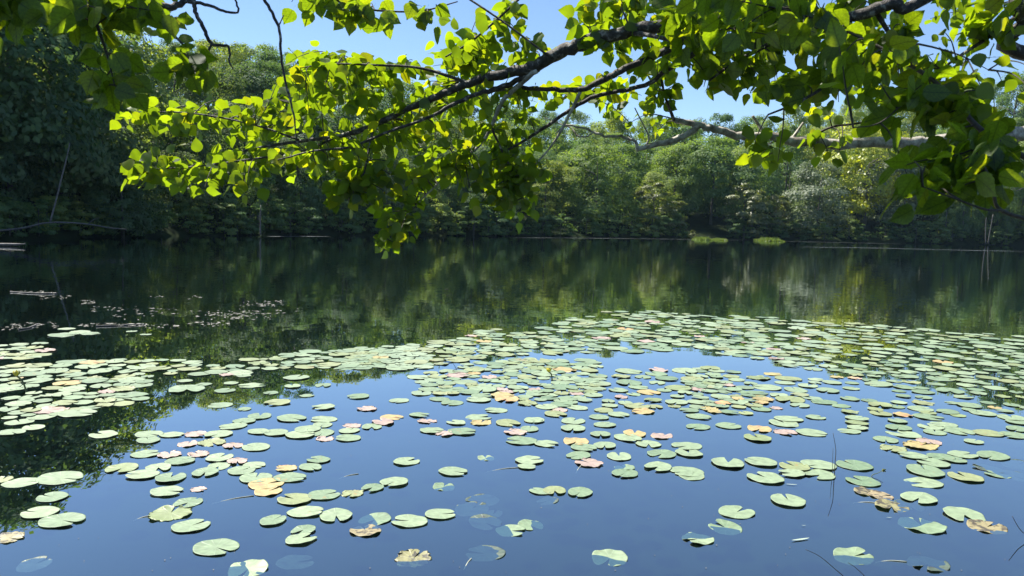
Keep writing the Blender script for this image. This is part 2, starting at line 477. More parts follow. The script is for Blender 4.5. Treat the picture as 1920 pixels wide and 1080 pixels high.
# ------------------------------------------------------------------ far woods
def crown_mesh(name, mat, seed, shape='dome', n_clump=46, per=170, leaf=0.020, flat=0.6, bottom=0.0):
    """a crown in a unit box: clumps of leaf-sized rhombs spread through an uneven volume, open between the clumps"""
    g = np.random.default_rng(seed)
    cs, rs = [], []
    lob = g.uniform(0, 6.28, 4)
    while len(cs) < n_clump:
        z = g.uniform(bottom, 1.0)
        if shape == 'dome':
            R = 0.5 * math.sqrt(max(0.0, 1 - ((z - 0.42) / 0.6) ** 2)) if z > 0.42 else 0.5 * (0.72 + 0.28 * (z / 0.42))
        elif shape == 'tall':
            R = 0.5 * (math.sin(math.pi * min(1, 0.15 + z * 0.83)) ** 0.6)
        elif shape == 'cone':
            R = 0.5 * (1 - z) ** 0.85 + 0.04
        else:
            R = 0.5 * math.sqrt(max(0.02, 1 - ((z - 0.55) / 0.5) ** 2))
        th = g.uniform(0, 2 * math.pi)
        R *= 1 + 0.18 * math.sin(2 * th + lob[0]) + 0.14 * math.sin(3 * th + lob[1] + 5 * z) + 0.1 * math.sin(9 * z + lob[2])
        rho = R * g.uniform(0.3, 1.0) ** 0.4
        rc = g.uniform(0.06, 0.135) * (0.8 if shape == 'cone' else 1)
        rho = max(0, min(rho, R - rc * 0.4))
        cs.append((rho * math.cos(th), rho * math.sin(th), min(z, 1 - rc * flat * 0.6))); rs.append(rc)
    V = []
    for c, rc in zip(cs, rs):
        k = int(per * (rc / 0.11) ** 2)
        d = g.normal(size=(k, 3)); d /= np.linalg.norm(d, axis=1)[:, None]
        d[:, 2] = np.where(d[:, 2] < -0.35, -d[:, 2], d[:, 2])
        rr = rc * g.uniform(0.35, 1.12, k) ** 0.7
        p = np.array(c) + d * rr[:, None] * np.array([1.15, 1.15, flat])
        oc = np.array([c[0], c[1], (c[2] - 0.35) * 0.8]); oc = oc / (np.linalg.norm(oc) + 1e-6)
        nrm = d * 0.8 + oc * 0.7 + g.normal(scale=0.38, size=(k, 3)) + np.array([-0.12, 0, 0.45])
        nrm /= np.linalg.norm(nrm, axis=1)[:, None]
        t = np.cross(nrm, g.normal(size=(k, 3))); t /= np.linalg.norm(t, axis=1)[:, None]
        b = np.cross(nrm, t)
        s = leaf * g.uniform(0.6, 1.4, k)[:, None]
        V.append(np.stack([p + t * s, p + b * s * 0.62, p - t * s, p - b * s * 0.62], axis=1))
    # loose leaves between the clumps, so that they run into each other
    k = int(0.16 * sum(len(v) for v in V))
    ci = g.integers(0, len(cs), k); cj = g.integers(0, len(cs), k)
    ca = np.array(cs)
    dd = np.linalg.norm(ca[ci] - ca[cj], axis=1)
    f = g.uniform(0, 1, k) * np.clip(0.25 / np.maximum(dd, 1e-3), 0, 1)
    p = ca[ci] + (ca[cj] - ca[ci]) * f[:, None] + g.normal(scale=0.035, size=(k, 3))
    nrm = g.normal(size=(k, 3)) + np.array([0, 0, 0.6]); nrm /= np.linalg.norm(nrm, axis=1)[:, None]
    t = np.cross(nrm, g.normal(size=(k, 3))); t /= np.linalg.norm(t, axis=1)[:, None]
    b = np.cross(nrm, t)
    s = leaf * g.uniform(0.6, 1.4, k)[:, None]
    V.append(np.stack([p + t * s, p + b * s * 0.62, p - t * s, p - b * s * 0.62], axis=1))
    V = np.concatenate(V).reshape(-1, 3)
    nq = len(V) // 4
    me = bpy.data.meshes.new(name)
    me.vertices.add(len(V)); me.vertices.foreach_set('co', V.ravel())
    me.loops.add(nq * 4); me.loops.foreach_set('vertex_index', np.arange(nq * 4))
    me.polygons.add(nq)
    me.polygons.foreach_set('loop_start', np.arange(0, nq * 4, 4)); me.polygons.foreach_set('loop_total', np.full(nq, 4))
    me.materials.append(mat)
    me.update(calc_edges=True)
    return me


def trunk_mesh(name, seed, mat):
    """unit trunk, height 1: tapered, with a few limbs"""
    g = random.Random(seed)
    mb = MB()
    w = [(g.uniform(-.02, .02), g.uniform(-.02, .02)) for _ in range(5)]
    pts = [(w[i][0] * (i > 0), w[i][1] * (i > 0), z) for i, z in enumerate((-0.04, 0.2, 0.45, 0.7, 0.92))]
    mb.tube(pts, [0.022, 0.017, 0.013, 0.008, 0.003], 7)
    for k in range(7):
        z = g.uniform(0.25, 0.75); th = g.uniform(0, 6.28); ln = g.uniform(0.12, 0.26)
        p0 = (0, 0, z); p1 = (ln * .5 * math.cos(th), ln * .5 * math.sin(th), z + ln * .35); p2 = (ln * math.cos(th), ln * math.sin(th), z + ln * .55)
        mb.tube([p0, p1, p2], [0.008, 0.005, 0.002], 5)
    return mb.mesh(name, mat)


CROWNS = {
    'dome': [crown_mesh('crown', M_CROWN, 100 + i, 'dome', 100, 150, 0.0145, 0.8) for i in range(4)],
    'tall': [crown_mesh('crown', M_CROWN, 120 + i, 'tall', 100, 150, 0.014, 0.8) for i in range(4)],
    'loose': [crown_mesh('crown', M_CROWN, 140 + i, 'oval', 75, 160, 0.0145, 0.65) for i in range(3)],
    'cone': [crown_mesh('crown', M_CROWN, 160 + i, 'cone', 90, 140, 0.014, 0.5) for i in range(2)],
}
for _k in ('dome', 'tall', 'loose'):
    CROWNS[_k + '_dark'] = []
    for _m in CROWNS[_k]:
        _c = _m.copy(); _c.name = 'crown'; _c.materials[0] = M_CROWN_SHADED; CROWNS[_k + '_dark'].append(_c)
CROWNS['yellow'] = [crown_mesh('crown', M_CROWN_YEL, 181, 'oval', 80, 160, 0.016, .8)]
CROWNS['silver'] = [crown_mesh('crown', M_CROWN_SILVER, 182, 'dome', 100, 150, 0.015, .8), crown_mesh('crown', M_CROWN_SILVER, 183, 'dome', 95, 150, 0.015, .8)]
CROWNS['olive'] = [crown_mesh('crown', M_CROWN_OLIVE, 184, 'oval', 36, 190, 0.0215, 0.5), crown_mesh('crown', M_CROWN_OLIVE, 185, 'tall', 38, 180, 0.0215, 0.5)]
CROWNS['bush'] = [crown_mesh('foliage', M_CROWN, 190 + i, 'dome', 26, 170, 0.032) for i in range(2)]
CROWNS['bush_olive'] = [crown_mesh('foliage', M_CROWN_OLIVE, 195, 'dome', 24, 170, 0.034)]
TRUNKS = [trunk_mesh('trunk', 300 + i, M_FARBARK) for i in range(3)]
n_tree = [0]


def tree(px, s, top_y, wpx, kind, label, group=None, name='broadleaf_tree', cat='tree', skirt=0.08, hmax=26, hmin=2.0):
    az = azim(px)
    D = float(shore_d(az)) + s
    x, y = D * math.sin(az), D * math.cos(az)
    zg = float(ground_z(x, y))
    depth = Vector((x, y, 0)).dot(F0)
    ztop = EYE + (horizon_y(px) - top_y) / FPX * depth
    H = min(hmax, max(hmin, ztop - zg))
    W = wpx / FPX * depth
    W = min(W, H * (1.0 if 'bush' not in kind else 1.2))
    root = empty(name, (x, y, zg))
    tag(root, label, cat, group)
    i = n_tree[0]; n_tree[0] += 1
    c = link('crown' if 'bush' not in kind else 'foliage', CROWNS[kind][i % len(CROWNS[kind])], root)
    c.location = (0, 0, H * skirt)
    c.scale = (W, W, H * (1 - skirt))
    c.rotation_euler = (0, 0, random.uniform(0, 6.28))
    t = link('trunk' if 'bush' not in kind else 'stem', TRUNKS[i % 3], root)
    k = H * 0.9
    t.scale = (k, k, k)
    t.rotation_euler = (random.uniform(-.04, .04), random.uniform(-.04, .04), random.uniform(0, 6.28))
    return root


CREST = [(-900, -40), (-300, -60), (0, -20), (120, 5), (240, 48), (330, 72), (420, 78), (500, 100), (600, 118), (720, 150), (850, 180), (1000, 200), (1150, 212), (1300, 222), (1400, 218), (1500, 205), (1620, 188), (1750, 172), (1850, 158), (1920, 142), (2300, 110), (2800, 100)]
crx, cry = [c[0] for c in CREST], [c[1] for c in CREST]

# single trees that stand out
FEATURE = [
    (1618, 11, 236, 150, 'yellow', 'yellow green tree glowing in the sun behind the silvery tree', 'loose'),
    (1530, 4, 308, 165, 'silver', 'wide silvery green tree low over the water on the right shore', None),
    (1690, 9, 286, 165, 'silver', 'pale grey green tree right of the yellowing tree', None),
    (1395, 1, 345, 88, 'olive', 'small sunlit olive tree at the water edge left of the bright sedge', None),
    (1452, 1.5, 368, 70, 'olive', 'slim olive tree leaning over the bright sedge mound', None),
    (1222, 3, 338, 78, 'olive', 'narrow olive green tree in front of the dark gap in the wood', None),
    (1262, 1.5, 378, 66, 'olive', 'low olive tree just left of the dark gap by the water', None),
    (1118, 8, 278, 190, 'dome', 'broad round topped tree in the middle of the far shore', None),
    (1332, 12, 262, 165, 'dome', 'tall domed tree behind the dark gap in the far wood', None),
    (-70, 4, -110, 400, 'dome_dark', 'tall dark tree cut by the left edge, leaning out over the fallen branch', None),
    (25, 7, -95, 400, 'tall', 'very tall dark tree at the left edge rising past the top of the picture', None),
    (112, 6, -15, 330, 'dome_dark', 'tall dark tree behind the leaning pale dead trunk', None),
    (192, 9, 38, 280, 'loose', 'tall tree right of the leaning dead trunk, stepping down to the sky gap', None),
    (1022, 9, 305, 110, 'loose', 'light topped tree just right of the hanging branch tip', None),
]
for px, s, ty, w, kind, lab, _ in FEATURE:
    tree(px, s, ty, w, kind, lab)


TREE_MARKS = [(115, 'the leaning pale dead trunk'), (390, 'the small pale waterline shrub'), (488, 'the upright pale dead trunk'), (740, 'the lowest hanging leaf tip'), (1022, 'the light topped tree'), (1222, 'the narrow olive tree'), (1445, 'the bright sedge mound'), (1622, 'the yellowing tree'), (1850, 'the two thin pale trunks')]
CARD = ['nearest', 'second', 'third', 'fourth', 'fifth', 'sixth', 'seventh', 'eighth', 'ninth', 'tenth', 'eleventh', 'twelfth']
made = []           # (px, row words, object)


def rank_labels(items, fmt):
    bk = {}
    for px, row, o in items:
        if not -30 < px < 1950: continue
        m = min(TREE_MARKS, key=lambda q: abs(q[0] - px))
        bk.setdefault((row, px > m[0], m[1]), []).append((abs(px - m[0]), o))
    for (row, right, name), lst in bk.items():
        lst.sort(key=lambda q: q[0])
        for k, (d, o) in enumerate(lst):
            o['label'] = fmt % (row, CARD[min(k, 11)], 'right' if right else 'left', name)


ROWN = ['waterside', 'second row', 'third row', 'fourth row', 'fifth row', 'skyline']


def wood_rows():
    rows = [(1.5, 0.40, 0.62), (8, 0.56, 0.9), (17, 0.70, 1.0), (28, 0.82, 1.0), (41, 0.92, 1.05), (56, 1.0, 1.1)]
    zones = [(-950, 600, 'dark green tree in the close wood on the left shore', 'trees of the left shore wood'),
             (600, 1300, 'green tree in the wood along the middle of the far shore', 'trees of the middle shore wood'),
             (1300, 2900, 'green tree on the wooded slope of the right shore', 'trees of the right slope wood')]
    for ri, (s0, fr, wf) in enumerate(rows):
        px = -820 + ri * 37
        while px < 2750:
            az = azim(px)
            D = float(shore_d(az)) + s0
            hor = horizon_y(px)
            crest = float(np.interp(px, crx, cry))
            f = fr + random.uniform(-0.13, 0.10) if ri < 5 else 1.0 + random.uniform(-0.05, 0.02)
            ty = hor - (hor - crest) * f
            Wm = random.uniform(7.5, 12.5) * wf
            wpx = Wm / D * FPX
            kind = random.choices(['dome', 'tall', 'loose', 'cone'], [4, 4, 3, 0.8])[0]
            if kind != 'cone' and ((px < 560 and ri < 4) or (px < 980 and ri < 3)) and random.random() < 0.85: kind += '_dark'  # nearer left rows mostly take the copy coloured as in shade
            near_feature = ri < 2 and any(fx[3] < 240 and abs(px - fx[0]) < fx[3] * 0.45 and fx[1] >= s0 - 4 for fx in FEATURE)
            gap = ri == 0 and 1282 < px < 1345
            if not near_feature and not gap:
                for z0, z1, lab, grp in zones:
                    if z0 <= px < z1:
                        made.append((px, ROWN[ri], tree(px, s0 + random.uniform(-1.5, 4), ty, wpx, kind, lab, grp, skirt=0.02 if ri == 0 else 0.06, hmin=4)))
            step = wpx * random.uniform(0.55, 0.85)
            px += step * (1.0 if -100 < px < 2020 else 1.9)


wood_rows()
rank_labels(made, '%s wood tree, %s to the %s of %s')
made = []
# shrubs along the water line
for k, px in enumerate(np.arange(-60, 1990, 31)):
    px = float(px) + random.uniform(-16, 16)
    if 1285 < px < 1350: continue
    made.append((px, 'dark', tree(px, random.uniform(0.3, 1.6), horizon_y(px) + random.uniform(-44, -8), random.uniform(50, 105), 'bush',
         'dark low shrub overhanging the water line of the far shore', 'dark shrubs along the far water line', 'shrub', 'shrub', 0.0, 4, 1.2)))
rank_labels(made, '%s waterline shrub, %s to the %s of %s')
tree(390, 0.1, 429, 30, 'bush_olive', 'small pale shrub at the water line below the left wood', None, 'shrub', 'shrub', 0, 3, 0.4)
tree(1300, 0.4, 432, 34, 'bush_olive', 'sunlit shrub at the water line left of the dark gap', None, 'shrub', 'shrub', 0, 3, 0.6)
tree(1424, 0.3, 428, 26, 'bush_olive', 'tiny sunlit bush between the two small olive trees and the sedge', None, 'shrub', 'shrub', 0, 3, 0.6)


# bright sedge mounds at the water line
def sedge(px0, px1, h, label):
    mb = MB()
    p0 = on_water((px0 + px1) / 2, np.interp((px0 + px1) / 2, [p[0] for p in SHORE_PX], [p[1] for p in SHORE_PX]) + 2.2)
    wid = (px1 - px0) / FPX * p0.y
    for k in range(2200):
        u = random.uniform(-0.5, 0.5); v = random.uniform(-1, 1)
        x = p0.x + u * wid; y = p0.y + 1.2 + v * 2.4
        hh = h * (1 - abs(2 * u) ** 3 * 0.6) * random.uniform(0.3, 1.0) * (1 + .3 * math.sin(17 * u + px0))
        a = random.uniform(0, 6.28); w = 0.07
        lx, ly = random.uniform(-.25, .25), random.uniform(-.25, .25)
        mb.add([(x - w * math.cos(a), y - w * math.sin(a), -0.02), (x + w * math.cos(a), y + w * math.sin(a), -0.02), (x + lx, y + ly, hh)], [(0, 1, 2)])
    o = mb.build('sedge_mound', M_SEDGE, smooth=False, loc=(p0.x, p0.y, 0))
    o.location = (p0.x, p0.y, 0)
    tag(o, label, 'sedge', kind='stuff')


sedge(1424, 1467, 0.62, 'bright green sedge mound at the far water line below the silvery tree')
sedge(1306, 1334, 0.5, 'small bright green sedge mound at the water line under the dark gap')
sedge(1346, 1360, 0.35, 'tiny green sedge tuft between the two larger sedge mounds')

# sky glare along the far water, painted as thin pale strips
M_GLARE = plain('painted_glare', (0.10, 0.115, 0.11), 0.6)


def glare_strip(pts, w, name, label):
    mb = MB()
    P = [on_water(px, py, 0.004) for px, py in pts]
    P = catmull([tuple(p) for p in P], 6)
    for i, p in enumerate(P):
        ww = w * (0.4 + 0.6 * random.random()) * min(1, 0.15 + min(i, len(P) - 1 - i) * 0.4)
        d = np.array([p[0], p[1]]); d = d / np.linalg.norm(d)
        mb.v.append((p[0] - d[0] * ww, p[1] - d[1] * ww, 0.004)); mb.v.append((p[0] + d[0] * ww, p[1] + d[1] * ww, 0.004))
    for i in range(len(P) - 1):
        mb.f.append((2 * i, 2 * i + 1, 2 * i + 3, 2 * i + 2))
    tag(mb.build(name, M_GLARE, smooth=False), label, 'glare_strip', kind='stuff')


glare_strip([(960, 445.5), (1100, 446.5), (1250, 448.2), (1400, 450.3)], 0.8, 'painted_glare', 'thin pale painted glare line on the water under the middle wood')
glare_strip([(1470, 452.5), (1560, 454.5), (1700, 457.5)], 0.8, 'painted_glare', 'thin pale painted glare line right of the bright sedge')
glare_strip([(1500, 463.0), (1640, 465.0), (1780, 468.5), (1930, 471.5)], 0.9, 'painted_glare', 'long pale painted glare line across the right water')
glare_strip([(500, 443.2), (560, 443.2), (620, 443.4)], 0.9, 'painted_glare', 'short pale painted glare line below the left wood')


# dead wood at the far shore
def stick(name, pts, rads, mat, label, cat, n=7, branches=()):
    """pts: (px, py, depth)"""
    P = catmull([tuple(at(*p)) for p in pts], 5)
    r = np.interp(np.linspace(0, 1, len(P)), np.linspace(0, 1, len(rads)), rads)
    b = tuple(P[0])
    mb = MB(); mb.tube(P, r, n)
    o = mb.build(name, mat, loc=b); o.location = b
    tag(o, label, cat)
    for bp, br in branches:
        P2 = catmull([tuple(at(*p)) for p in bp], 4)
        m2 = MB(); m2.tube(P2, np.linspace(br[0], br[1], len(P2)), 5)
        m2.build('twig', mat, o, loc=b)
    return o


dl = 47.0
stick('fallen_branch', [(-40, 436, dl), (40, 428, dl), (85, 418, dl), (130, 417.5, dl), (170, 421, dl), (205, 427, dl), (238, 430, dl)], [0.07, 0.055, 0.04, 0.02], M_DEADWOOD,
      'long pale fallen branch arching over the water under the left wood', 'branch', branches=[([(165, 420, dl), (175, 412, dl), (186, 408, dl)], (0.03, 0.01))])
stick('leaning_dead_trunk', [(94, 416, dl), (104, 380, dl), (115, 335, dl), (124, 300, dl), (131, 268, dl)], [0.055, 0.045, 0.03], M_DEADWOOD,
      'thin pale dead trunk leaning in front of the left wood', 'tree trunk')
stick('dead_trunk', [(488, 441, 74), (488, 415, 74), (489, 385, 74)], [0.08, 0.07, 0.05], M_DEADWOOD, 'pale upright dead trunk at the water below the long hanging leaves', 'tree trunk')
stick('birch_trunk', [(1848, 458, 150), (1848, 430, 150), (1850, 395, 150)], [0.09, 0.08, 0.06], M_DEADWOOD, 'left and straighter of two thin pale trunks at the right shore', 'tree trunk')
stick('birch_trunk', [(1852, 458, 150), (1856, 435, 150), (1862, 402, 150)], [0.08, 0.07, 0.05], M_DEADWOOD, 'right and leaning of two thin pale trunks at the right shore', 'tree trunk')
stick('floating_log', [(-30, 459, 41), (10, 458.6, 41), (35, 458.2, 41), (48, 457, 41)], [0.1, 0.09, 0.06, 0.02], M_DEADWOOD, 'sunlit floating log at the left edge under the wood', 'log')


# ------------------------------------------------------------------ lily pads
def pad_mesh(name, seed, mat, style='flat'):
    """unit-radius pad with a slit, wavy rim and a little thickness; styles: flat, lobed (wide slit), tattered, curled"""
    g = random.Random(seed)
    n = 34
    slit = {'flat': g.uniform(.06, .3), 'lobed': g.uniform(.35, .75), 'tattered': g.uniform(.2, .5), 'curled': g.uniform(.2, .4)}[style]
    ph = [g.uniform(0, 6.28) for _ in range(4)]
    ell = g.uniform(.84, .97)
    curl = {'flat': .012, 'lobed': .02, 'tattered': .035, 'curled': .05}[style]
    rings = [0.07, 0.45, 0.8, 0.95, 1.0]
    fold = g.uniform(-.06, .09) if style != 'flat' else g.uniform(-.015, .02)
    mb = MB()
    for ri, q in enumerate(rings):
        for k in range(n):
            u = k / (n - 1)
            th = slit / 2 + u * (2 * math.pi - slit)
            edge = min(u, 1 - u)
            rim = 1 + .03 * math.sin(2 * th + ph[0]) + .02 * math.sin(5 * th + ph[1])
            if style == 'tattered': rim *= 1 - max(0, g.uniform(-.12, .22)) * (q > .9)
            else: rim *= 1 + g.uniform(-.008, .008)
            rim *= 1 - 0.14 * math.exp(-(edge / .018) ** 2)
            x = q * rim * math.cos(th); y = q * rim * ell * math.sin(th)
            z = curl * q ** 3 * (math.sin(3 * th + ph[2]) + .6 * math.sin(7 * th + ph[3])) + fold * (1 - abs(math.sin(th))) * q * .6
            z += .016 * (q > .9)
            mb.v.append((x, y, z))
    for ri in range(len(rings) - 1):
        for k in range(n - 1):
            a = ri * n + k
            mb.f.append((a, a + n, a + n + 1, a + 1))
    mb.f.append(tuple(range(n))[::-1][::-1])
    b = len(mb.v)
    for k in range(n):                      # thin rim
        x, y, z = mb.v[(len(rings) - 1) * n + k]
        mb.v.append((x * .985, y * .985, z - .018))
    for k in range(n - 1):
        a = (len(rings) - 1) * n + k
        mb.f.append((a, b + k, b + k + 1, a + 1))
    return mb.mesh(name, mat)


PADS = {}
for t, m in PADM.items():
    styles = {'g': ['flat'] * 5 + ['lobed'] * 4, 'l': ['flat', 'lobed', 'tattered'], 'y': ['tattered', 'curled', 'lobed'], 'p': ['tattered', 'curled', 'tattered'],
              'd': ['curled', 'curled', 'tattered'], 's': ['lobed', 'curled', 'lobed'], 'h': ['curled', 'lobed', 'curled'], 'k': ['curled', 'tattered']}[t]
    PADS[t] = [pad_mesh('lily_pad', 500 + 17 * i + ord(t), m, s) for i, s in enumerate(styles)]

# x y width kind [own label]: pads read off one by one in the nearer water
HAND = """
113 897 80 g|large pale pad lying over the dark tree reflection near the left edge
40 906 62 g
5 900 40 l
98 933 55 g
75 962 66 g
116 977 78 g|big pale pad in front of its neighbour near the lower left corner
15 1009 60 d|curled pale dying pad cut by the left edge near the bottom
65 1056 60 s|dark glossy pad lying low in the water in the bottom left corner
194 816 50 g|lone pale pad on the dark tree reflection at the left
63 803 40 g
22 812 47 g
37 792 50 g
77 783 47 g
228 879 57 l
273 852 50 g
318 853 46 p
372 852 43 p
338 865 52 g
297 878 53 g
267 891 58 g
320 897 58 g
385 887 50 g
352 833 40 p
398 830 56 l
437 836 40 p
480 839 53 g
280 815 50 g
322 816 43 g
278 826 48 g
368 815 43 p
410 815 50 g
412 859 50 g
445 866 40 p
410 875 47 g
477 873 42 g
453 883 52 g
480 897 60 g
500 908 66 y|upper tattered yellow pad at the foot of the left pad chain
503 922 52 y|lower tattered yellow pad at the foot of the left pad chain
537 879 40 y
582 877 46 g
597 863 43 g
544 897 58 g
313 923 57 g|pale oval pad alone above the two lobed heart pad at lower left
372 918 30 p|small curled pink scrap of pad floating alone at the lower left
353 943 57 g
320 963 84 l|large yellowish pad with a smaller lobe on top at the lower left
358 987 67 g
552 937 63 l
608 929 57 g
573 961 65 g
630 968 64 g
512 977 53 g
569 996 48 g
565 1012 58 g|ragged pad with a torn front edge under a smaller pad
405 1027 82 g|big pale pad alone with an open slit at its right side near the bottom
465 1067 76 h|two lobed pad cut by the bottom edge left of the sunken pad
555 1051 70 s|sunken dark blue pad near the bottom edge left of centre
437 800 50 g
458 790 42 g
487 781 45 g
547 785 55 g
485 810 42 g
517 812 47 g
563 816 55 g
577 806 50 g
605 812 50 g
610 823 38 p
605 797 42 g
607 787 48 g
763 866 50 g|lone green pad with a pointed left tip in open water left of centre
850 885 54 g|lone green pad in open water just left of the picture middle
911 859 34 h
993 864 52 g
988 876 34 g
739 905 53 g|green pad at the upper right end of the diagonal pad row
699 916 45 g
661 926 45 l
703 974 60 h
685 995 60 k|dead black and yellow curled pad below the diagonal pad row
768 978 66 g
826 965 56 g
905 937 66 s
885 952 66 s
910 978 66 s
925 962 40 s
832 913 44 h
958 995 56 h
995 985 50 h
910 1036 74 s|sunken heart shaped pad alone near the bottom middle
775 1048 72 k|half sunken yellow edged pad near the bottom left of the sunken heart
1012 922 40 g
1040 921 44 l
1027 938 44 s
1088 924 54 g
810 808 44 g
867 810 52 g
833 814 38 p|pinkish pad wedged between two green pads left of centre
855 793 38 g
801 790 40 p
902 793 42 y
953 794 48 l
898 783 48 g
977 827 58 g
1025 833 45 g
993 805 40 g
967 811 44 p
1002 789 40 g
1075 804 48 g
718 792 46 p
735 783 43 y
697 801 40 g
660 799 38 p
655 808 40 g
653 822 48 g
1080 829 50 y|bright yellow pad tilted behind a green pad in the middle
1095 840 50 g
1134 836 44 g
1126 815 40 g
1177 822 54 g
1190 814 46 y
1241 818 44 p|pink pad alone in open blue water right of the middle
1216 833 50 g
1288 837 56 g
1292 850 54 g
1241 852 55 g
1085 855 50 g
1105 869 54 p|salmon pink pad with a curled tail in the middle
1161 857 48 g
1171 877 42 h
1172 889 50 g
1234 877 54 g
1288 885 62 g
1297 892 56 g
1309 801 45 g
1366 799 47 g
1424 805 46 y|orange yellow pad above a green pad right of the middle
1472 811 44 p
1421 822 52 l
1365 869 65 g
1427 867 60 g
1435 897 68 g
1478 940 66 g|round green pad alone in open water right of the middle
1381 961 68 g|two lobed green pad alone above a half sunken pad
1360 989 62 h
1309 1010 62 h
1143 1046 70 h|half sunken green pad alone at the bottom right of centre
1075 790 46 g
1134 797 42 g
1123 783 38 g
1310 782 46 g
1490 876 56 l
1535 873 64 g
1484 889 48 g
1537 891 60 g
1602 873 67 g|green pad just right of the tall reed stems
1618 903 61 g
1625 923 46 d
1652 930 44 d
1672 950 60 d|brown rotting pad stretched out under the water surface at the right
1705 946 55 s
1723 935 66 g
1728 985 84 h|large half sunken pad with a bright rim at the lower right
1808 967 82 g|long bright green pad tilted down to the right at lower right
1850 989 66 d|half sunken pad with a pink raised tip near the right edge
1600 1043 74 h|half sunken pad crossed by thin twigs in the lower right
1740 1056 80 s|dark sunken pad with one green lobe by the bottom edge at the right
1661 825 46 g
1675 842 52 l
1726 836 62 y
1742 829 46 p|rusty orange pad lying on a yellow pad at the right
1712 855 50 g
1764 858 48 g
1790 863 42 g
1750 869 56 g
1735 884 75 g|wide green pad in the right hand cluster under the rusty orange pad
1811 895 62 l
1732 906 68 g
1805 853 52 g
1862 855 64 g
1855 878 58 s
1870 890 44 h
1900 890 60 s
1908 869 60 s
1826 829 34 g
1683 790 36 g
1685 803 48 g
1694 814 62 g
1745 801 46 g
1753 811 42 g
1797 809 55 g
1853 813 54 l
1770 797 48 g
1900 817 50 g
1908 805 45 g
1607 785 42 g
1607 794 42 l
1608 803 38 g
1592 809 40 g
1522 812 56 g
1470 794 56 g
1479 786 52 g
1530 783 36 g
1742 783 54 g
1897 784 50 g
1910 792 45 g
672 744 42 g
688 767 40 p
787 779 38 g
825 749 38 g
848 756 42 g
930 770 42 g
805 722 36 g
842 732 42 g
807 731 45 g
897 750 46 g
905 742 42 g
942 742 44 y
950 749 48 y
990 757 42 l
1025 763 43 g
1050 769 32 p
1083 765 40 g
1042 777 44 l
1000 788 42 g
1195 762 48 l
1205 772 44 y|yellow folded pad under a lime pad at the upper right of the middle
1160 778 40 g
350 731 68 g
145 776 65 g
245 742 58 g
228 748 50 g
95 770 60 p
125 617 30 g
150 623 42 g
170 626 34 g
120 629 52 g
247 622 20 g
273 628 20 g
75 645 30 g
"""
pads = []          # x, y, w, kind, label
for line in HAND.strip().splitlines():
    a, _, lab = line.partition('|')
    x, y, w, t = a.split()
    pads.append((float(x), float(y), float(w), t, lab.strip() or None))
N_HAND = len(pads)


def in_poly(x, y, P):
    c = False
    j = len(P) - 1
    for i in range(len(P)):
        if (P[i][1] > y) != (P[j][1] > y) and x < (P[j][0] - P[i][0]) * (y - P[i][1]) / (P[j][1] - P[i][1]) + P[i][0]:
            c = not c
        j = i
    return c


def pad_w(y):
    return float(np.interp(y, [575, 600, 640, 680, 720, 790], [27, 36, 44, 48, 50, 52]))


BANDS = [   # polygon in photo pixels, wanted count, spacing factor, kinds
    ([(1060, 598), (1150, 583), (1240, 584), (1330, 592), (1420, 592), (1480, 600), (1550, 606), (1600, 620), (1580, 660), (1500, 690), (1400, 672), (1300, 652), (1180, 660), (1060, 664), (960, 668), (880, 660), (920, 628), (1000, 622)], 270, 0.38, 'far_c'),
    ([(1560, 620), (1600, 606), (1700, 616), (1800, 624), (1930, 630), (1950, 750), (1860, 752), (1760, 740), (1640, 722), (1560, 700), (1500, 690)], 150, 0.52, 'far_r'),
    ([(460, 672), (560, 660), (660, 655), (760, 646), (860, 638), (930, 614), (940, 650), (900, 670), (800, 690), (700, 694), (600, 690), (500, 692)], 95, 0.42, 'far_l'),
    ([(640, 660), (790, 655), (790, 690), (650, 690)], 36, 0.3, 'far_l'),
    ([(780, 706), (890, 680), (1000, 672), (1110, 676), (1130, 704), (1120, 748), (1060, 768), (960, 748), (880, 740), (790, 738)], 120, 0.42, 'mid'),
    ([(1130, 700), (1280, 690), (1430, 700), (1580, 712), (1560, 760), (1430, 776), (1290, 776), (1130, 770)], 70, 0.55, 'mid'),
    ([(1280, 690), (1340, 690), (1430, 740), (1430, 774), (1300, 774)], 46, 0.4, 'mid'),
    ([(1200, 706), (1600, 706), (1600, 730), (1200, 730)], 22, 0.7, 'mid'),
    ([(-20, 648), (78, 644), (95, 660), (60, 672), (-20, 676)], 18, 0.45, 'left'),
    ([(0, 690), (130, 676), (210, 672), (300, 686), (290, 712), (240, 735), (270, 750), (170, 772), (110, 782), (0, 786)], 85, 0.42, 'left'),
    ([(150, 680), (340, 674), (390, 684), (500, 690), (460, 705), (300, 706), (180, 700)], 26, 0.5, 'left'),
    ([(330, 704), (480, 700), (620, 712), (620, 740), (520, 756), (470, 740), (340, 722)], 20, 0.8, 'left'),
    ([(400, 760), (700, 735), (780, 745), (700, 775), (470, 778)], 13, 0.9, 'mid'),
    ([(1560, 745), (1700, 755), (1930, 760), (1930, 782), (1560, 778)], 22, 0.6, 'mid'),
    ([(1640, 690), (1920, 700), (1920, 765), (1700, 752)], 30, 0.6, 'far_r'),
]
LAYER = {}
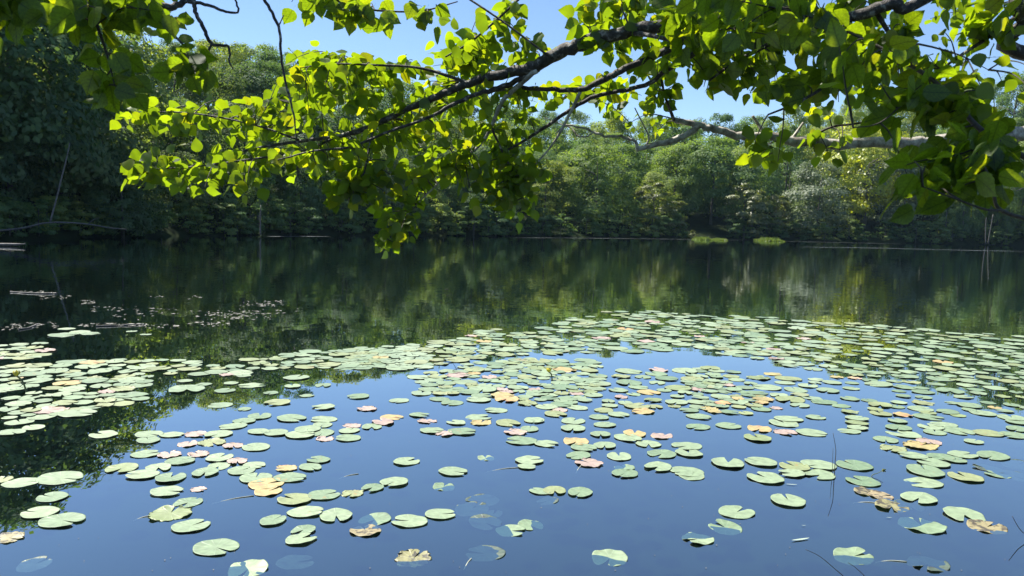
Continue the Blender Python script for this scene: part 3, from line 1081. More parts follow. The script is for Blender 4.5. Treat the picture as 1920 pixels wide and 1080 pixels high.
for poly, cnt, sp, zone in BANDS:
    xs = [p[0] for p in poly]; ys = [p[1] for p in poly]
    tries = 0; got = 0
    while got < cnt and tries < cnt * 40:
        tries += 1
        x = random.uniform(min(xs), max(xs)); y = random.uniform(min(ys), max(ys))
        if not in_poly(x, y, poly): continue
        w = pad_w(y) * random.choice([random.uniform(.5, .8), random.uniform(.72, 1.05), random.uniform(.8, 1.08)])
        asp = max(0.1, (y - horizon_y(x)) / FPX * 1.02)
        ok = True
        for q in pads:
            dx = (q[0] - x) / w; dy = (q[1] - y) / (w * asp)
            if dx * dx + dy * dy < (sp * 1.9) ** 2: ok = False; break
        if not ok: continue
        t = random.choices('glypg', [70, 20, 1.2 if zone != 'mid' else 4, 1.5 if zone != 'mid' else 3, 8])[0]
        pads.append((x, y, w, t, None)); LAYER[len(pads) - 1] = zone
        got += 1

# sort: the 300 that show largest are objects of their own
area = [(w * w * (y - horizon_y(x)) / FPX) if i >= N_HAND else 1e9 for i, (x, y, w, t, l) in enumerate(pads)]
order = sorted(range(len(pads)), key=lambda i: -area[i])
single = set(order[:300])
KINDWORD = {'g': 'green', 'l': 'yellow green', 'y': 'yellow', 'p': 'pink tinged', 'd': 'brown decaying', 's': 'sunken dark', 'h': 'half sunken', 'k': 'blackened dying'}
marks = [(x, y, l) for x, y, w, t, l in pads[:N_HAND] if l] + [(1560, 860, 'the tall reed stems'), (1032, 702, 'the yellow lily bud in the middle'), (34, 712, 'the yellow lily bud at the left')]


def short(l):
    return l if l.startswith('the ') else 'the ' + l


buckets = {}
for i in sorted(single):
    x, y, w, t, l = pads[i]
    if l: continue
    best = min(marks, key=lambda m: math.hypot(m[0] - x, (m[1] - y) * 2.2))
    dx, dy = x - best[0], (y - best[1]) * 2.2
    side = ('right of' if dx > 0 else 'left of') if abs(dx) > abs(dy) else ('in front of' if dy > 0 else 'beyond')
    buckets.setdefault((t, side, best[2]), []).append((math.hypot(dx, dy), i))
ORD = ['nearest', 'second nearest', 'third nearest', 'fourth nearest', 'fifth nearest', 'sixth nearest', 'seventh nearest', 'eighth nearest', 'ninth nearest', 'tenth nearest', 'eleventh nearest', 'twelfth nearest', 'thirteenth nearest', 'fourteenth nearest', 'fifteenth nearest', 'sixteenth nearest', 'seventeenth nearest', 'eighteenth nearest', 'nineteenth nearest', 'twentieth nearest']
NICK = {}
PREP = {'in', 'on', 'at', 'of', 'above', 'under', 'below', 'by', 'with', 'near', 'left', 'right', 'and', 'the', 'a', 'its', 'over', 'cut', 'lying', 'behind', 'just', 'to', 'between', 'tilted', 'crossed', 'stretched', 'upper', 'lower', 'two'}
for x, y, l in marks:
    ws = l.split()
    if l.startswith('the '): NICK[l] = l; continue
    n = 3
    while n < min(8, len(ws)) and (ws[n - 1] in PREP or any(m[2] != l and m[2].split()[:n] == ws[:n] for m in marks) or (n < len(ws) and ws[n] not in PREP)): n += 1
    NICK[l] = 'the ' + ' '.join(ws[:n])
autolab = {}
for (t, side, l), lst in buckets.items():
    lst.sort()
    for k, (d, i) in enumerate(lst):
        autolab[i] = '%s %s pad %s %s' % (ORD[min(k, 19)], KINDWORD[t], side, NICK[l])
ZONELAB = {'far_c': ('pale lily pad in the crowded far band right of the middle', 'lily pads of the far middle band'),
           'far_r': ('pale lily pad on the dark reflection at the far right', 'lily pads of the far right band'),
           'far_l': ('pale lily pad on the dark reflection left of the crowded far band', 'lily pads of the far left band'),
           'mid': ('small green lily pad in the raft around the middle yellow lily bud', 'lily pads of the middle raft'),
           'left': ('whitish lily pad in the raft around the left yellow lily bud', 'lily pads of the left raft')}
mass_v, mass_f = {}, {}
for i, (x, y, w, t, lab) in enumerate(pads):
    p = on_water(x, y)
    depth = project(p)[2]
    R = w / 2 / FPX * depth * 1.03
    me = random.choice(PADS[t])
    z = 0.0015 + 0.0006 * (i % 11)
    rx = ry = 0.0
    if t in 'sh' or t == 'k' or t == 'd':
        if t == 's': z = -0.004 - 0.006 * random.random(); rx, ry = random.choice([-1, 1]) * random.uniform(.03, .07), random.choice([-1, 1]) * random.uniform(.03, .07)
        elif t == 'h': z = 0.0; rx, ry = random.choice([-1, 1]) * random.uniform(.03, .07), random.choice([-1, 1]) * random.uniform(.03, .07)
        else: z = 0.003; rx, ry = random.uniform(-.08, .08), random.uniform(-.08, .08)
    else:
        rx, ry = random.gauss(0, .012), random.gauss(0, .012)
        z += 0.002
    rz = random.uniform(0, 6.28)
    if i in single:
        o = link('lily_pad', me)
        o.location = (p.x, p.y, z)
        o.rotation_euler = (rx, ry, rz)
        o.scale = (R, R, R)
        tag(o, lab or autolab[i], 'lily pad', 'lily pads of the nearer water' if i < N_HAND else ZONELAB[LAYER[i]][1])
    else:
        Mx = Matrix.Translation((p.x, p.y, z)) @ Matrix.Rotation(rz, 4, 'Z') @ Matrix.Rotation(rx, 4, 'X') @ Matrix.Scale(R, 4)
        co = np.array([v.co for v in me.vertices]); co = co @ np.array(Mx.to_3x3()).T + np.array(Mx.translation)
        vv = mass_v.setdefault(t, []); ff = mass_f.setdefault(t, [])
        b = len(vv)
        vv.extend(map(tuple, co.tolist()))
        ff.extend(tuple(k + b for k in pl.vertices) for pl in me.polygons)
mb = MB(); mats = []; midx = []
for k, t in enumerate(mass_v):
    mb.add(mass_v[t], mass_f[t]); mats.append(PADM[t]); midx += [k] * len(mass_f[t])
m_ = mb.mesh('far_lily_pads', None)
for m in mats: m_.materials.append(m)
m_.polygons.foreach_set('material_index', midx)
tag(link('far_lily_pads', m_), 'floating raft of small distant lily pads in the far bands', 'lily pads', kind='stuff')

# ------------------------------------------------------------------ yellow lily buds, reeds, twigs, litter on the water
M_STEM = plain('lily_stem', (0.10, 0.13, 0.03), 0.5)
M_BUD = plain('lily_bud', (0.75, 0.62, 0.05), 0.4)
M_REED = plain('dry_reed', (0.05, 0.045, 0.03), 0.6)
M_SEPAL = plain('lily_sepal', (0.22, 0.27, 0.05), 0.45)


def lily_bud(px, py, px_base, py_base, diam, label):
    base = on_water(px_base, py_base)
    depth = project(base)[2]
    top = at(px, py, depth)
    root = empty('lily_flower', base)
    tag(root, label, 'flower')
    mb = MB()
    mid = (base + top) / 2 + Vector((0.01, 0, 0.015))
    P = catmull([tuple(base - Vector((0, 0, .05))), tuple(mid), tuple(top)], 5)
    mb.tube(P, [diam * .13] * len(P), 7)
    mb.build('stem', M_STEM, root, loc=tuple(base))
    t = top - base
    for k in range(6):          # overlapping cupped sepals
        mb = MB(); n = 5
        for a in range(n + 1):
            v = a / n
            for b in range(-2, 3):
                an = k * math.pi / 3 + b * 0.2 * math.sin(math.pi * min(.97, .15 + .75 * v)) * 1.3
                r = diam * .5 * math.sin(math.pi * min(.9, .06 + .72 * v)) * (1 + .05 * (k % 2))
                mb.v.append((t.x + r * math.cos(an), t.y + r * math.sin(an), t.z + diam * (v * .85 - .1)))
        for a in range(n):
            for b in range(4):
                q = a * 5 + b
                mb.f.append((q, q + 1, q + 6, q + 5))
        mb.build('petal', M_BUD if k % 2 else M_SEPAL if k == 0 else M_BUD, root)
    mb = MB(); mb.tube([(t.x, t.y, t.z - diam * .05), (t.x, t.y, t.z + diam * .45)], [diam * .22, diam * .26], 8)
    mb.build('pistil', M_BUD, root)


lily_bud(1029, 697, 1036, 713, 0.065, 'round yellow lily bud on a dark stem above the middle raft of pads')
lily_bud(31, 704, 52, 735, 0.07, 'yellow lily bud on a slanting stem above the pads at the left edge')


def stalk(name, groups, label, cat, mat=M_REED):
    """thin stalks standing in the water: list of (pixel path, radius)"""
    b = None; o = None
    root = None
    for path, r in groups:
        base = on_water(*path[0])
        depth = project(base)[2]
        if root is None:
            root = empty(name, base); tag(root, label, cat); b = base
        pts = [tuple(base - Vector((0, 0, .1)))] + [tuple(base)] + [tuple(at(px, py, depth)) for px, py in path[1:]]
        P = catmull(pts, 5)
        mb = MB(); mb.tube(P, np.linspace(r, r * .45, len(P)), 5)
        mb.build('stem', mat, root, loc=tuple(b))


stalk('reed', [([(1564, 893), (1566, 865), (1567, 842), (1562, 812)], .0042), ([(1561, 889), (1561, 868), (1562, 840)], .003)], 'two thin dark reed stems standing in the water beside the right pad row', 'reed')
stalk('twig_in_water', [([(1590, 1092), (1560, 1062), (1535, 1042), (1510, 1030)], .003), ([(1625, 1088), (1606, 1066), (1590, 1055)], .003)], 'thin dark forked twig rising from the water at the bottom right', 'twig')
stalk('twig_in_water', [([(1930, 1012), (1912, 992), (1898, 968)], .004), ([(1928, 1016), (1908, 1028), (1893, 1034)], .004)], 'bent dark twig in the water cut by the right edge', 'twig')
stalk('bud_on_stalk', [([(1634, 893), (1646, 887), (1657, 881)], .004), ([(1655, 882), (1658, 881), (1661, 880)], .009)], 'small bud on a slanting stalk right of the reed stems', 'bud', M_STEM)
stalk('twig_in_water', [([(848, 697), (855, 692), (862, 690)], .006), ([(856, 694), (853, 687), (850, 682)], .006)], 'small forked dark twig poking out of the water left of the middle bud', 'twig')


def thin_leaf(px, py, w, ang, label):
    p = on_water(px, py, 0.006)
    depth = project(p)[2]
    Ln = w / FPX * depth / 2
    mb = MB(); n = 7
    for i in range(n + 1):
        u = -1 + 2 * i / n
        h = .14 * (1 - u * u) ** .8
        mb.v += [(u, -h, .03 * u * u), (u, 0, .05 * u * u - .02), (u, h, .03 * u * u)]
    for i in range(n):
        a = i * 3
        mb.f += [(a, a + 3, a + 4, a + 1), (a + 1, a + 4, a + 5, a + 2)]
    o = mb.build('floating_leaf', plain('willow_leaf', (0.35, 0.42, 0.33), .4))
    o.location = p; o.rotation_euler = (0, 0, ang); o.scale = (Ln, Ln, Ln)
    tag(o, label, 'leaf')


thin_leaf(1501, 1011, 42, .35, 'single narrow pale leaf floating at the lower right')
thin_leaf(1484, 908, 22, -.1, 'tiny sliver of leaf floating in front of the right pad row')
thin_leaf(1507, 985, 9, .1, 'tiny white fleck floating above the narrow pale leaf')
thin_leaf(1667, 970, 11, 0, 'tiny white fleck floating left of the large half sunken pad')
# underwater stalks that show pale just beneath the surface
M_USTEM = plain('pale_pad_stalk', (0.4, 0.42, 0.33), .5)
for a, b, lab in [((912, 884), (972, 877), 'pale pad stalk trailing left of the lobed pad near the middle'),
                  ((1080, 885), (1092, 872), 'pale pad stalk trailing under the salmon pink pad'),
                  ((398, 943), (476, 930), 'long pale stalk trailing left of the tattered yellow pads'),
                  ((637, 896), (672, 889), 'short bent pale stalk floating above the diagonal pad row'),
                  ((1642, 1053), (1700, 1054), 'pale stalk lying level between two half sunken pads at the right'),
                  ((1600, 942), (1650, 944), 'pale stalk left of the brown rotting pad'),
                  ((870, 1066), (884, 1048), 'pale bent stalk below the sunken heart shaped pad'),
                  ((250, 975), (282, 968), 'pale stalk left of the large yellowish pad')]:
    p, q = on_water(*a), on_water(*b)
    mb = MB()
    m_ = (p + q) / 2 + Vector((0, .015, 0))
    P = catmull([(p.x, p.y, -.006), (m_.x, m_.y, .001), (q.x, q.y, .003)], 5)
    mb.tube(P, [.0035] * len(P), 5)
    o = mb.build('pad_stalk', M_USTEM, loc=tuple(p)); o.location = p
    tag(o, lab, 'stalk')

# pale litter drifting on the dark water at the left
M_LITTER = plain('bleached_litter', (0.27, 0.26, 0.21), 0.6)
mb = MB()
LIT = [(20, 108, 545, 552, 26), (75, 130, 555, 562, 14), (150, 180, 563, 572, 16), (170, 240, 575, 585, 14), (280, 310, 555, 558, 6), (350, 380, 554, 562, 8), (210, 290, 570, 600, 22), (290, 335, 578, 590, 10),
       (355, 520, 580, 600, 46), (440, 535, 563, 575, 36), (395, 460, 585, 598, 36), (355, 440, 602, 612, 22), (150, 275, 606, 612, 40), (270, 340, 608, 616, 18), (20, 110, 604, 615, 30), (0, 40, 612, 620, 5), (470, 560, 575, 590, 10)]
for x0, x1, y0, y1, n in LIT:
    for k in range(int(n * 1.6)):
        px, py = random.uniform(x0, x1), random.uniform(y0, y1)
        p = on_water(px, py)
        L_ = random.uniform(.02, .07); w = random.uniform(.007, .02); a = random.uniform(0, 6.28); hh = random.uniform(.002, .007)
        c, s = math.cos(a), math.sin(a)
        fn = lambda u, v, z: (p.x + u * c - v * s, p.y + u * s + v * c, z)
        mb.add([fn(-L_, 0, .003), fn(0, -w, .006), fn(L_, 0, hh), fn(0, w, .01), fn(0, 0, hh * .8)], [(0, 1, 4), (1, 2, 4), (2, 3, 4), (3, 0, 4)])
tag(mb.build('floating_litter', M_LITTER, smooth=False), 'pale bits of litter drifting on the dark water at the left', 'litter', kind='stuff')


def float_stick(pts, r, label):
    P = catmull([tuple(on_water(px, py, .012)) for px, py in pts], 4)
    mb = MB(); mb.tube(P, [r * random.uniform(.6, 1.2) for _ in P], 6)
    b = P[0]
    o = mb.build('floating_stick', M_DEADWOOD, loc=tuple(b)); o.location = tuple(b)
    tag(o, label, 'stick')


float_stick([(20, 547), (50, 549), (75, 550), (107, 550)], .022, 'long pale stick floating on the dark water at the left, farthest of the litter')
float_stick([(180, 611), (215, 610), (240, 609), (272, 608)], .018, 'pale stick floating in the middle of the litter at the left')
float_stick([(35, 617), (55, 614), (72, 607)], .015, 'short bent stick floating near the left edge of the litter')
# seeds, gnats and dust on the open water
mb = MB()
for k in range(130):
    px, py = random.uniform(0, 1920), random.uniform(680, 1078) ** 1.0
    p = on_water(px, py)
    r = random.uniform(.002, .005); a = random.uniform(0, 6.28)
    q = [(p.x + r * random.uniform(.6, 1.5) * math.cos(a + j * 1.57), p.y + r * math.sin(a + j * 1.57), .004) for j in range(4)]
    mb.add(q + [(p.x, p.y, .006)], [(0, 1, 4), (1, 2, 4), (2, 3, 4), (3, 0, 4)])
tag(mb.build('floating_specks', plain('seed_specks', (.16, .15, .12), .5), smooth=False), 'seeds and dust specks on the open water', 'specks', kind='stuff')


# ------------------------------------------------------------------ overhanging trees of the near bank
def leaf_shape(seed):
    g = random.Random(seed)
    prof = [(0.0, .07), (.05, .26), (.12, .36), (.2, .41), (.28, .45), (.37, .435), (.45, .42), (.53, .37), (.62, .325), (.70, .24), (.78, .185), (.86, .10), (.93, .05), (1.0, 0.0)]
    droop, fold, tw = g.uniform(.0, .24), g.uniform(.0, .16), g.uniform(-.25, .25)
    wid = g.uniform(.9, 1.12)
    V, Fc = [], []
    V += [(-.006, -.3, .05), (.006, -.3, .05)]            # petiole
    for i, (u, w) in enumerate(prof):
        z = -droop * u * u
        e = .045 if i % 2 else -.045
        jl, jr = 1 + e + g.uniform(-.03, .03), 1 + e + g.uniform(-.03, .03)
        cx = tw * .12 * math.sin(3 * u)
        wl, wr = w * wid * jl, w * wid * jr
        back = -.04 if i == 0 else 0
        wave = .03 * math.sin(9 * u + seed)
        V += [(cx - wl, u + back, z + wl * fold + wave), (cx, u, z), (cx + wr, u + back, z + wr * fold - wave)]
    Fc.append((0, 1, 4, 3)) if False else Fc.append((0, 1, 3))
    for i in range(len(prof) - 1):
        a = 2 + i * 3
        Fc += [(a, a + 1, a + 4, a + 3), (a + 1, a + 2, a + 5, a + 4)]
    return V, Fc


LEAFS = [leaf_shape(900 + i) for i in range(9)]
LEAF_MESH = []
for v, f in LEAFS:
    mb = MB(); mb.v, mb.f = list(v), list(f)
    LEAF_MESH.append(mb.mesh('leaf', M_LEAF))


class BankTree:
    def __init__(self, name, base, label):
        self.root = empty(name, base)
        tag(self.root, label, 'tree')
        self.base = Vector(base)
        self.limbs = []            # resampled world points usable as twig origins
        self.leaves = []           # (pos, tip dir, normal, length)
        self.twigs = MB()

    def limb(self, pts, name='limb', mat=None, n=9, feed=True, rough=.06, sub=6, wob=0.0):
        """pts: (px, py, depth, radius in photo px) or (Vector, radius)"""
        Q = []
        for p in pts:
            if len(p) == 4:
                v = at(p[0], p[1], p[2]); Q.append((v.x, v.y, v.z, .86 * p[3] / FPX * p[2]))
            else:
                Q.append((*p[0], p[1]))
        R = catmull(Q, sub)
        P = [Vector(q[:3]) + Vector((random.gauss(0, 1), random.gauss(0, 1), random.gauss(0, 1))) * wob * q[3] for q in R]
        mb = MB(); mb.tube(P, [max(.0012, q[3]) for q in R], n, rough=rough)
        mb.build(name, mat or M_BARK, self.root, loc=tuple(self.base))
        if feed: self.limbs += P
        return P

    def add_leaf(self, pos, tdir, size):
        nrm = Vector((-.18, .55, .34)) + Vector((random.gauss(0, .5), random.gauss(0, .42), random.gauss(0, .42)))
        nrm.normalize()
        t = tdir + Vector((0, 0, -1)) * random.uniform(.3, 1.2) + Vector((random.gauss(0, .5), random.gauss(0, .4), random.gauss(0, .3)))
        t = t - nrm * t.dot(nrm)
        if t.length < .05: t = nrm.orthogonal()
        t.normalize()
        self.leaves.append((Vector(pos), t, nrm, size))

    def spray(self, poly, n, d0, d1, size=(.07, .098), per=(5, 8), mul=1.6):
        """n leaves on twigs whose tips lie over a photo polygon at depths d0..d1"""
        n = int(n * mul)
        size = (size[0] * .72, size[1] * .75)
        xs = [p[0] for p in poly]; ys = [p[1] for p in poly]
        made, guard, tips = 0, 0, []
        while made < n and guard < 4000:
            guard += 1
            cand = [(random.uniform(min(xs), max(xs)), random.uniform(min(ys), max(ys))) for _ in range(12)]
            cand = [c for c in cand if in_poly(c[0], c[1], poly)]
            if not cand: continue
            px, py = max(cand, key=lambda c: min([math.hypot(c[0] - t[0], c[1] - t[1]) for t in tips] or [0]))
            tips.append((px, py))
            tip = at(px, py, random.uniform(d0, d1))
            org = min(self.limbs, key=lambda q: (q - tip).length + .35 * max(0, tip.z - q.z))
            v = tip - org
            L_ = v.length
            sag = Vector((0, 0, .12 * L_ * random.uniform(.3, 1.2)))
            side = Vector((random.gauss(0, 1), random.gauss(0, 1), random.gauss(0, .5))) * .08 * L_
            P = catmull([tuple(org), tuple(org + v * .4 + sag + side), tuple(org + v * .75 + sag * .8 + side * .4), tuple(tip)], 4)
            P = [Vector(p) for p in P]
            self.twigs.tube(P, np.linspace(.0032 if L_ < .4 else .0045, .0012, len(P)), 4, cap=False)
            k = random.randint(*per)
            span = min(max(L_ * .75, .12), k * .042)
            cum = [0.0]
            for a, b in zip(P, P[1:]): cum.append(cum[-1] + (b - a).length)
            tot = cum[-1]
            for j in range(k):
                s = tot - span * j / max(1, k - 1) if k > 1 else tot
                i = max(0, min(len(P) - 2, int(np.searchsorted(cum, s) - 1)))
                f = (s - cum[i]) / max(1e-6, cum[i + 1] - cum[i])
                pos = P[i].lerp(P[i + 1], f)
                ax = (P[i + 1] - P[i]).normalized()
                sd = ax.cross(Vector((0, 0, 1))); sd = sd.normalized() if sd.length > .05 else Vector((1, 0, 0))
                sgn = 1 if j % 2 else -1
                sz = random.uniform(*size)
                td = ax * .6 + sd * sgn * (1.0 if j else 0.1)
                td.normalize()
                off = td * sz * random.uniform(.25, .7) * (1 if j else .4) + Vector((random.gauss(0, .012), random.gauss(0, .012), random.gauss(0, .012)))
                self.add_leaf(pos + off, td, sz)
                made += 1
            if L_ > .35: self.limbs += P[len(P) // 2::3]

    def finish(self):
        self.twigs.build('twigs', M_TWIG, self.root, loc=tuple(self.base)).__setitem__('kind', 'stuff')
        sc = []
        for pos, t, nrm, sz in self.leaves:
            x, y, k = project(pos + t * sz * .5)
            inside = -20 < x < 1940 and -20 < y < 1100 and k > .3
            sc.append(sz / k if inside else -1)
        idx = sorted(range(len(sc)), key=lambda i: -sc[i])
        one = set(i for i in idx[:300] if sc[i] > 0)
        mass = MB()
        for i, (pos, t, nrm, sz) in enumerate(self.leaves):
            b = t.cross(nrm)
            Mx = Matrix(((b.x * sz, t.x * sz, nrm.x * sz, pos.x - self.base.x), (b.y * sz, t.y * sz, nrm.y * sz, pos.y - self.base.y), (b.z * sz, t.z * sz, nrm.z * sz, pos.z - self.base.z), (0, 0, 0, 1)))
            j = random.randrange(len(LEAFS))
            if i in one:
                o = link('leaf', LEAF_MESH[j], self.root)
                o.matrix_local = Mx
            else:
                V = np.array(LEAFS[j][0]) @ np.array(Mx.to_3x3()).T + np.array(Mx.translation)
                mass.add(list(map(tuple, V.tolist())), LEAFS[j][1])
        if mass.v:
            o = mass.build('foliage', M_LEAFMASS, self.root)
            o['kind'] = 'stuff'


def V3(x, y, z): return Vector((x, y, z))


# --- the big leafy tree on the right bank, its trunk just outside the picture
TB = (4.7, 3.3, float(ground_z(4.7, 3.3)) - .05)
bt = BankTree('overhanging_tree', TB, 'leafy overhanging tree whose long dark limb sweeps down to the left across the sky')
bt.limb([(V3(*TB), .24), (V3(4.66, 3.32, 1.6), .19), (V3(4.55, 3.38, 3.2), .165), (V3(4.5, 3.4, 5.2), .13), (V3(4.6, 3.3, 7.6), .07)], 'trunk', n=14, feed=False)
bt.limb([(V3(4.54, 3.38, 3.6), .095), (V3(3.4, 3.3, 3.55), .075), (V3(2.3, 3.2, 3.2), .058), (1520, -20, 3.2, 20), (1400, 26, 3.2, 17), (1300, 45, 3.22, 15), (1240, 49, 3.25, 14), (1170, 61, 3.3, 14), (1090, 82, 3.35, 14.5), (1040, 105, 3.4, 14), (985, 131, 3.42, 12.5), (930, 142, 3.45, 11),
         (880, 156, 3.5, 9), (820, 181, 3.55, 8), (760, 206, 3.6, 7), (700, 235, 3.65, 6.5), (640, 254, 3.7, 5), (570, 264, 3.75, 4), (500, 274, 3.8, 2.8), (440, 288, 3.85, 2)], n=11, wob=.12)
bt.limb([(1010, 130, 3.42, 6), (945, 163, 3.45, 6), (890, 178, 3.5, 5), (850, 196, 3.5, 4.5), (800, 222, 3.5, 3.5), (720, 250, 3.5, 3), (660, 275, 3.5, 2.5), (590, 283, 3.5, 2), (520, 300, 3.5, 1.5)], 'branch', wob=.2)
bt.limb([(1180, 60, 3.3, 7), (1215, 66, 3.2, 5), (1245, 72, 3.15, 4.5), (1278, 80, 3.1, 3)], 'branch')
bt.limb([(1330, 50, 3.22, 9), (1244, 98, 3.3, 8), (1173, 129, 3.35, 7.5), (1129, 151, 3.4, 7), (1089, 168, 3.45, 6), (1030, 168, 3.5, 5), (973, 165, 3.5, 4.5), (930, 170, 3.55, 3)], 'branch', wob=.15)
bt.limb([(1310, 96, 3.25, 6), (1249, 133, 3.35, 5.5), (1209, 160, 3.4, 5), (1138, 175, 3.45, 4.5), (1093, 191, 3.5, 4.5), (1027, 235, 3.6, 4), (965, 274, 3.65, 3), (945, 283, 3.65, 2)], 'branch', wob=.15)
bt.limb([(1088, 172, 3.45, 4), (1070, 210, 3.5, 3.5), (1040, 265, 3.55, 2.5), (1005, 308, 3.6, 1.6)], 'branch', M_PALEBARK)
bt.limb([(1006, 131, 3.4, 6), (969, 164, 3.45, 5.5), (942, 191, 3.5, 5), (924, 231, 3.55, 4), (907, 262, 3.6, 3.5), (880, 290, 3.6, 3), (853, 311, 3.65, 2.5), (820, 345, 3.7, 2), (780, 385, 3.75, 1.6), (745, 420, 3.8, 1.4), (715, 460, 3.8, 1)], 'branch', M_PALEBARK, wob=.15)
bt.limb([(920, 236, 3.55, 3), (940, 280, 3.6, 2.5), (960, 320, 3.6, 2), (985, 380, 3.65, 1.4)], 'branch')
bt.limb([(700, 240, 3.65, 3), (690, 290, 3.6, 2.4), (680, 330, 3.6, 2), (655, 372, 3.6, 1.3)], 'branch')
bt.limb([(620, 262, 3.7, 3), (560, 285, 3.7, 2.4), (460, 300, 3.7, 2), (370, 312, 3.7, 1.6), (280, 318, 3.7, 1)], 'branch')
bt.limb([(560, 262, 3.75, 2.6), (480, 235, 3.8, 2.2), (380, 215, 3.85, 1.8), (290, 210, 3.9, 1.4), (225, 222, 3.9, 1)], 'branch')
bt.limb([(880, 156, 3.5, 4), (790, 128, 3.5, 3), (700, 122, 3.5, 2.4), (620, 120, 3.5, 1.8), (560, 128, 3.5, 1.2)], 'branch')
bt.limb([(982, -10, 3.4, 2.6), (924, 44, 3.45, 2.6), (880, 80, 3.5, 2.4), (835, 107, 3.5, 1.6)], 'branch')
bt.limb([(870, -8, 3.4, 2.2), (942, 40, 3.35, 2.2), (1031, 107, 3.35, 2.4)], 'branch')
# upper limbs through the dense top right foliage
bt.limb([(V3(4.5, 3.4, 4.2), .06), (V3(3.2, 3.1, 3.9), .05), (V3(2.2, 2.9, 3.3), .036), (1740, -6, 2.9, 13), (1675, 5, 2.9, 13), (1613, 27, 2.95, 12), (1540, 45, 3.0, 8), (1470, 70, 3.0, 6), (1390, 110, 3.0, 4), (1330, 150, 3.0, 2.5)], 'limb', wob=.1)
bt.limb([(1590, 30, 2.95, 6), (1600, 90, 3.0, 5), (1560, 150, 3.0, 4), (1500, 190, 3.0, 3), (1440, 215, 3.0, 2)], 'branch')
bt.limb([(1640, 18, 2.95, 6), (1680, 90, 3.0, 4), (1690, 160, 3.0, 3), (1660, 215, 3.0, 2)], 'branch')
bt.limb([(1935, -30, 3.2, 14), (1905, 0, 3.2, 15), (1922, 40, 3.2, 15), (1970, 110, 3.3, 17), (V3(4.52, 3.38, 2.5), .07)], 'limb')
bt.limb([(1915, 25, 3.2, 6), (1860, 65, 3.2, 4.5), (1800, 105, 3.2, 3.5), (1764, 130, 3.2, 2)], 'branch')
# the broken bare limb
bt.limb([(V3(4.6, 3.36, 2.45), .08), (V3(3.4, 3.5, 2.42), .062), (2050, 244, 3.6, 18), (1920, 249, 3.6, 16), (1850, 255, 3.6, 14), (1740, 264, 3.6, 12.5), (1640, 268, 3.6, 11.5), (1590, 269, 3.6, 11.5), (1500, 265, 3.6, 11), (1440, 256, 3.6, 9), (1380, 252, 3.6, 8.5), (1340, 242, 3.6, 8), (1305, 233, 3.6, 7), (1265, 225, 3.6, 6)],
        'broken_limb', M_PALEBARK, feed=False, wob=.16, n=11)
bt.limb([(1310, 236, 3.6, 7), (1292, 250, 3.6, 7), (1255, 266, 3.62, 6.5), (1222, 272, 3.64, 6), (1194, 281, 3.65, 5)], 'dead_branch', M_PALEBARK, feed=False, wob=.15)
bt.limb([(1196, 279, 3.65, 4), (1190, 266, 3.65, 3.6), (1165, 256, 3.65, 3.2), (1140, 256, 3.66, 3), (1118, 250, 3.66, 3), (1095, 240, 3.66, 2.6), (1062, 236, 3.66, 2), (1042, 250, 3.66, 1.4)], 'dead_branch', M_PALEBARK, feed=False, wob=.35)
bt.limb([(1112, 248, 3.66, 2), (1100, 256, 3.66, 2), (1082, 254, 3.66, 1.8), (1070, 240, 3.68, 1.5), (1040, 228, 3.7, 1.2), (1012, 216, 3.7, .8)], 'dead_branch', M_PALEBARK, feed=False, wob=.3)
bt.limb([(1212, 273, 3.64, 2.4), (1216, 255, 3.64, 2), (1200, 222, 3.64, 1.6), (1190, 202, 3.64, 1.2)], 'dead_branch', M_PALEBARK, feed=False)
bt.limb([(1440, 254, 3.6, 5), (1425, 238, 3.6, 4), (1411, 217, 3.6, 2.6)], 'dead_branch', M_PALEBARK, feed=False)
bt.limb([(1484, 262, 3.6, 4), (1494, 248, 3.6, 3.4), (1506, 230, 3.6, 2.4)], 'dead_branch', M_PALEBARK, feed=False)
bt.limb([(1510, 262, 3.6, 3), (1560, 238, 3.55, 2.6), (1620, 228, 3.5, 2.2), (1690, 190, 3.4, 1.8)], 'branch')
bt.limb([(1264, 226, 3.6, 4), (1256, 205, 3.55, 3.4), (1246, 178, 3.5, 2.8), (1240, 150, 3.45, 2)], 'branch')

# foliage, polygon by polygon
bt.spray([(205, 218), (290, 196), (400, 190), (480, 160), (560, 140), (570, 200), (560, 250), (470, 262), (380, 250), (300, 255), (240, 240)], 110, 3.75, 4.15)
bt.spray([(236, 318), (255, 285), (300, 280), (380, 285), (480, 285), (570, 285), (560, 320), (490, 325), (480, 365), (445, 368), (400, 340), (362, 366), (335, 345), (290, 345), (250, 345)], 125, 3.55, 3.95)
bt.spray([(540, 110), (580, 95), (640, 100), (720, 105), (800, 110), (830, 80), (900, 90), (960, 120), (880, 160), (780, 200), (680, 235), (560, 255), (545, 190)], 230, 3.6, 4.0)
bt.spray([(545, 150), (640, 105), (700, 120), (660, 200), (560, 220)], 40, 3.35, 3.6)
bt.spray([(840, 70), (880, 10), (960, -5), (1000, 40), (1010, 110), (930, 130), (880, 130)], 70, 3.4, 3.8)
bt.spray([(560, 280), (660, 270), (760, 230), (830, 200), (920, 180), (930, 230), (900, 280), (830, 310), (760, 320), (700, 340), (640, 375), (600, 330)], 180, 3.55, 3.95)
bt.spray([(600, 310), (690, 300), (720, 370), (690, 385), (640, 388), (610, 350)], 40, 3.45, 3.7)
bt.spray([(690, 330), (790, 320), (800, 360), (790, 405), (770, 430), (735, 440), (715, 415), (690, 365)], 75, 3.6, 3.85, size=(.06, .085))
bt.spray([(700, 470), (712, 440), (750, 415), (778, 425), (765, 450), (735, 465)], 32, 3.7, 3.9, size=(.05, .07))
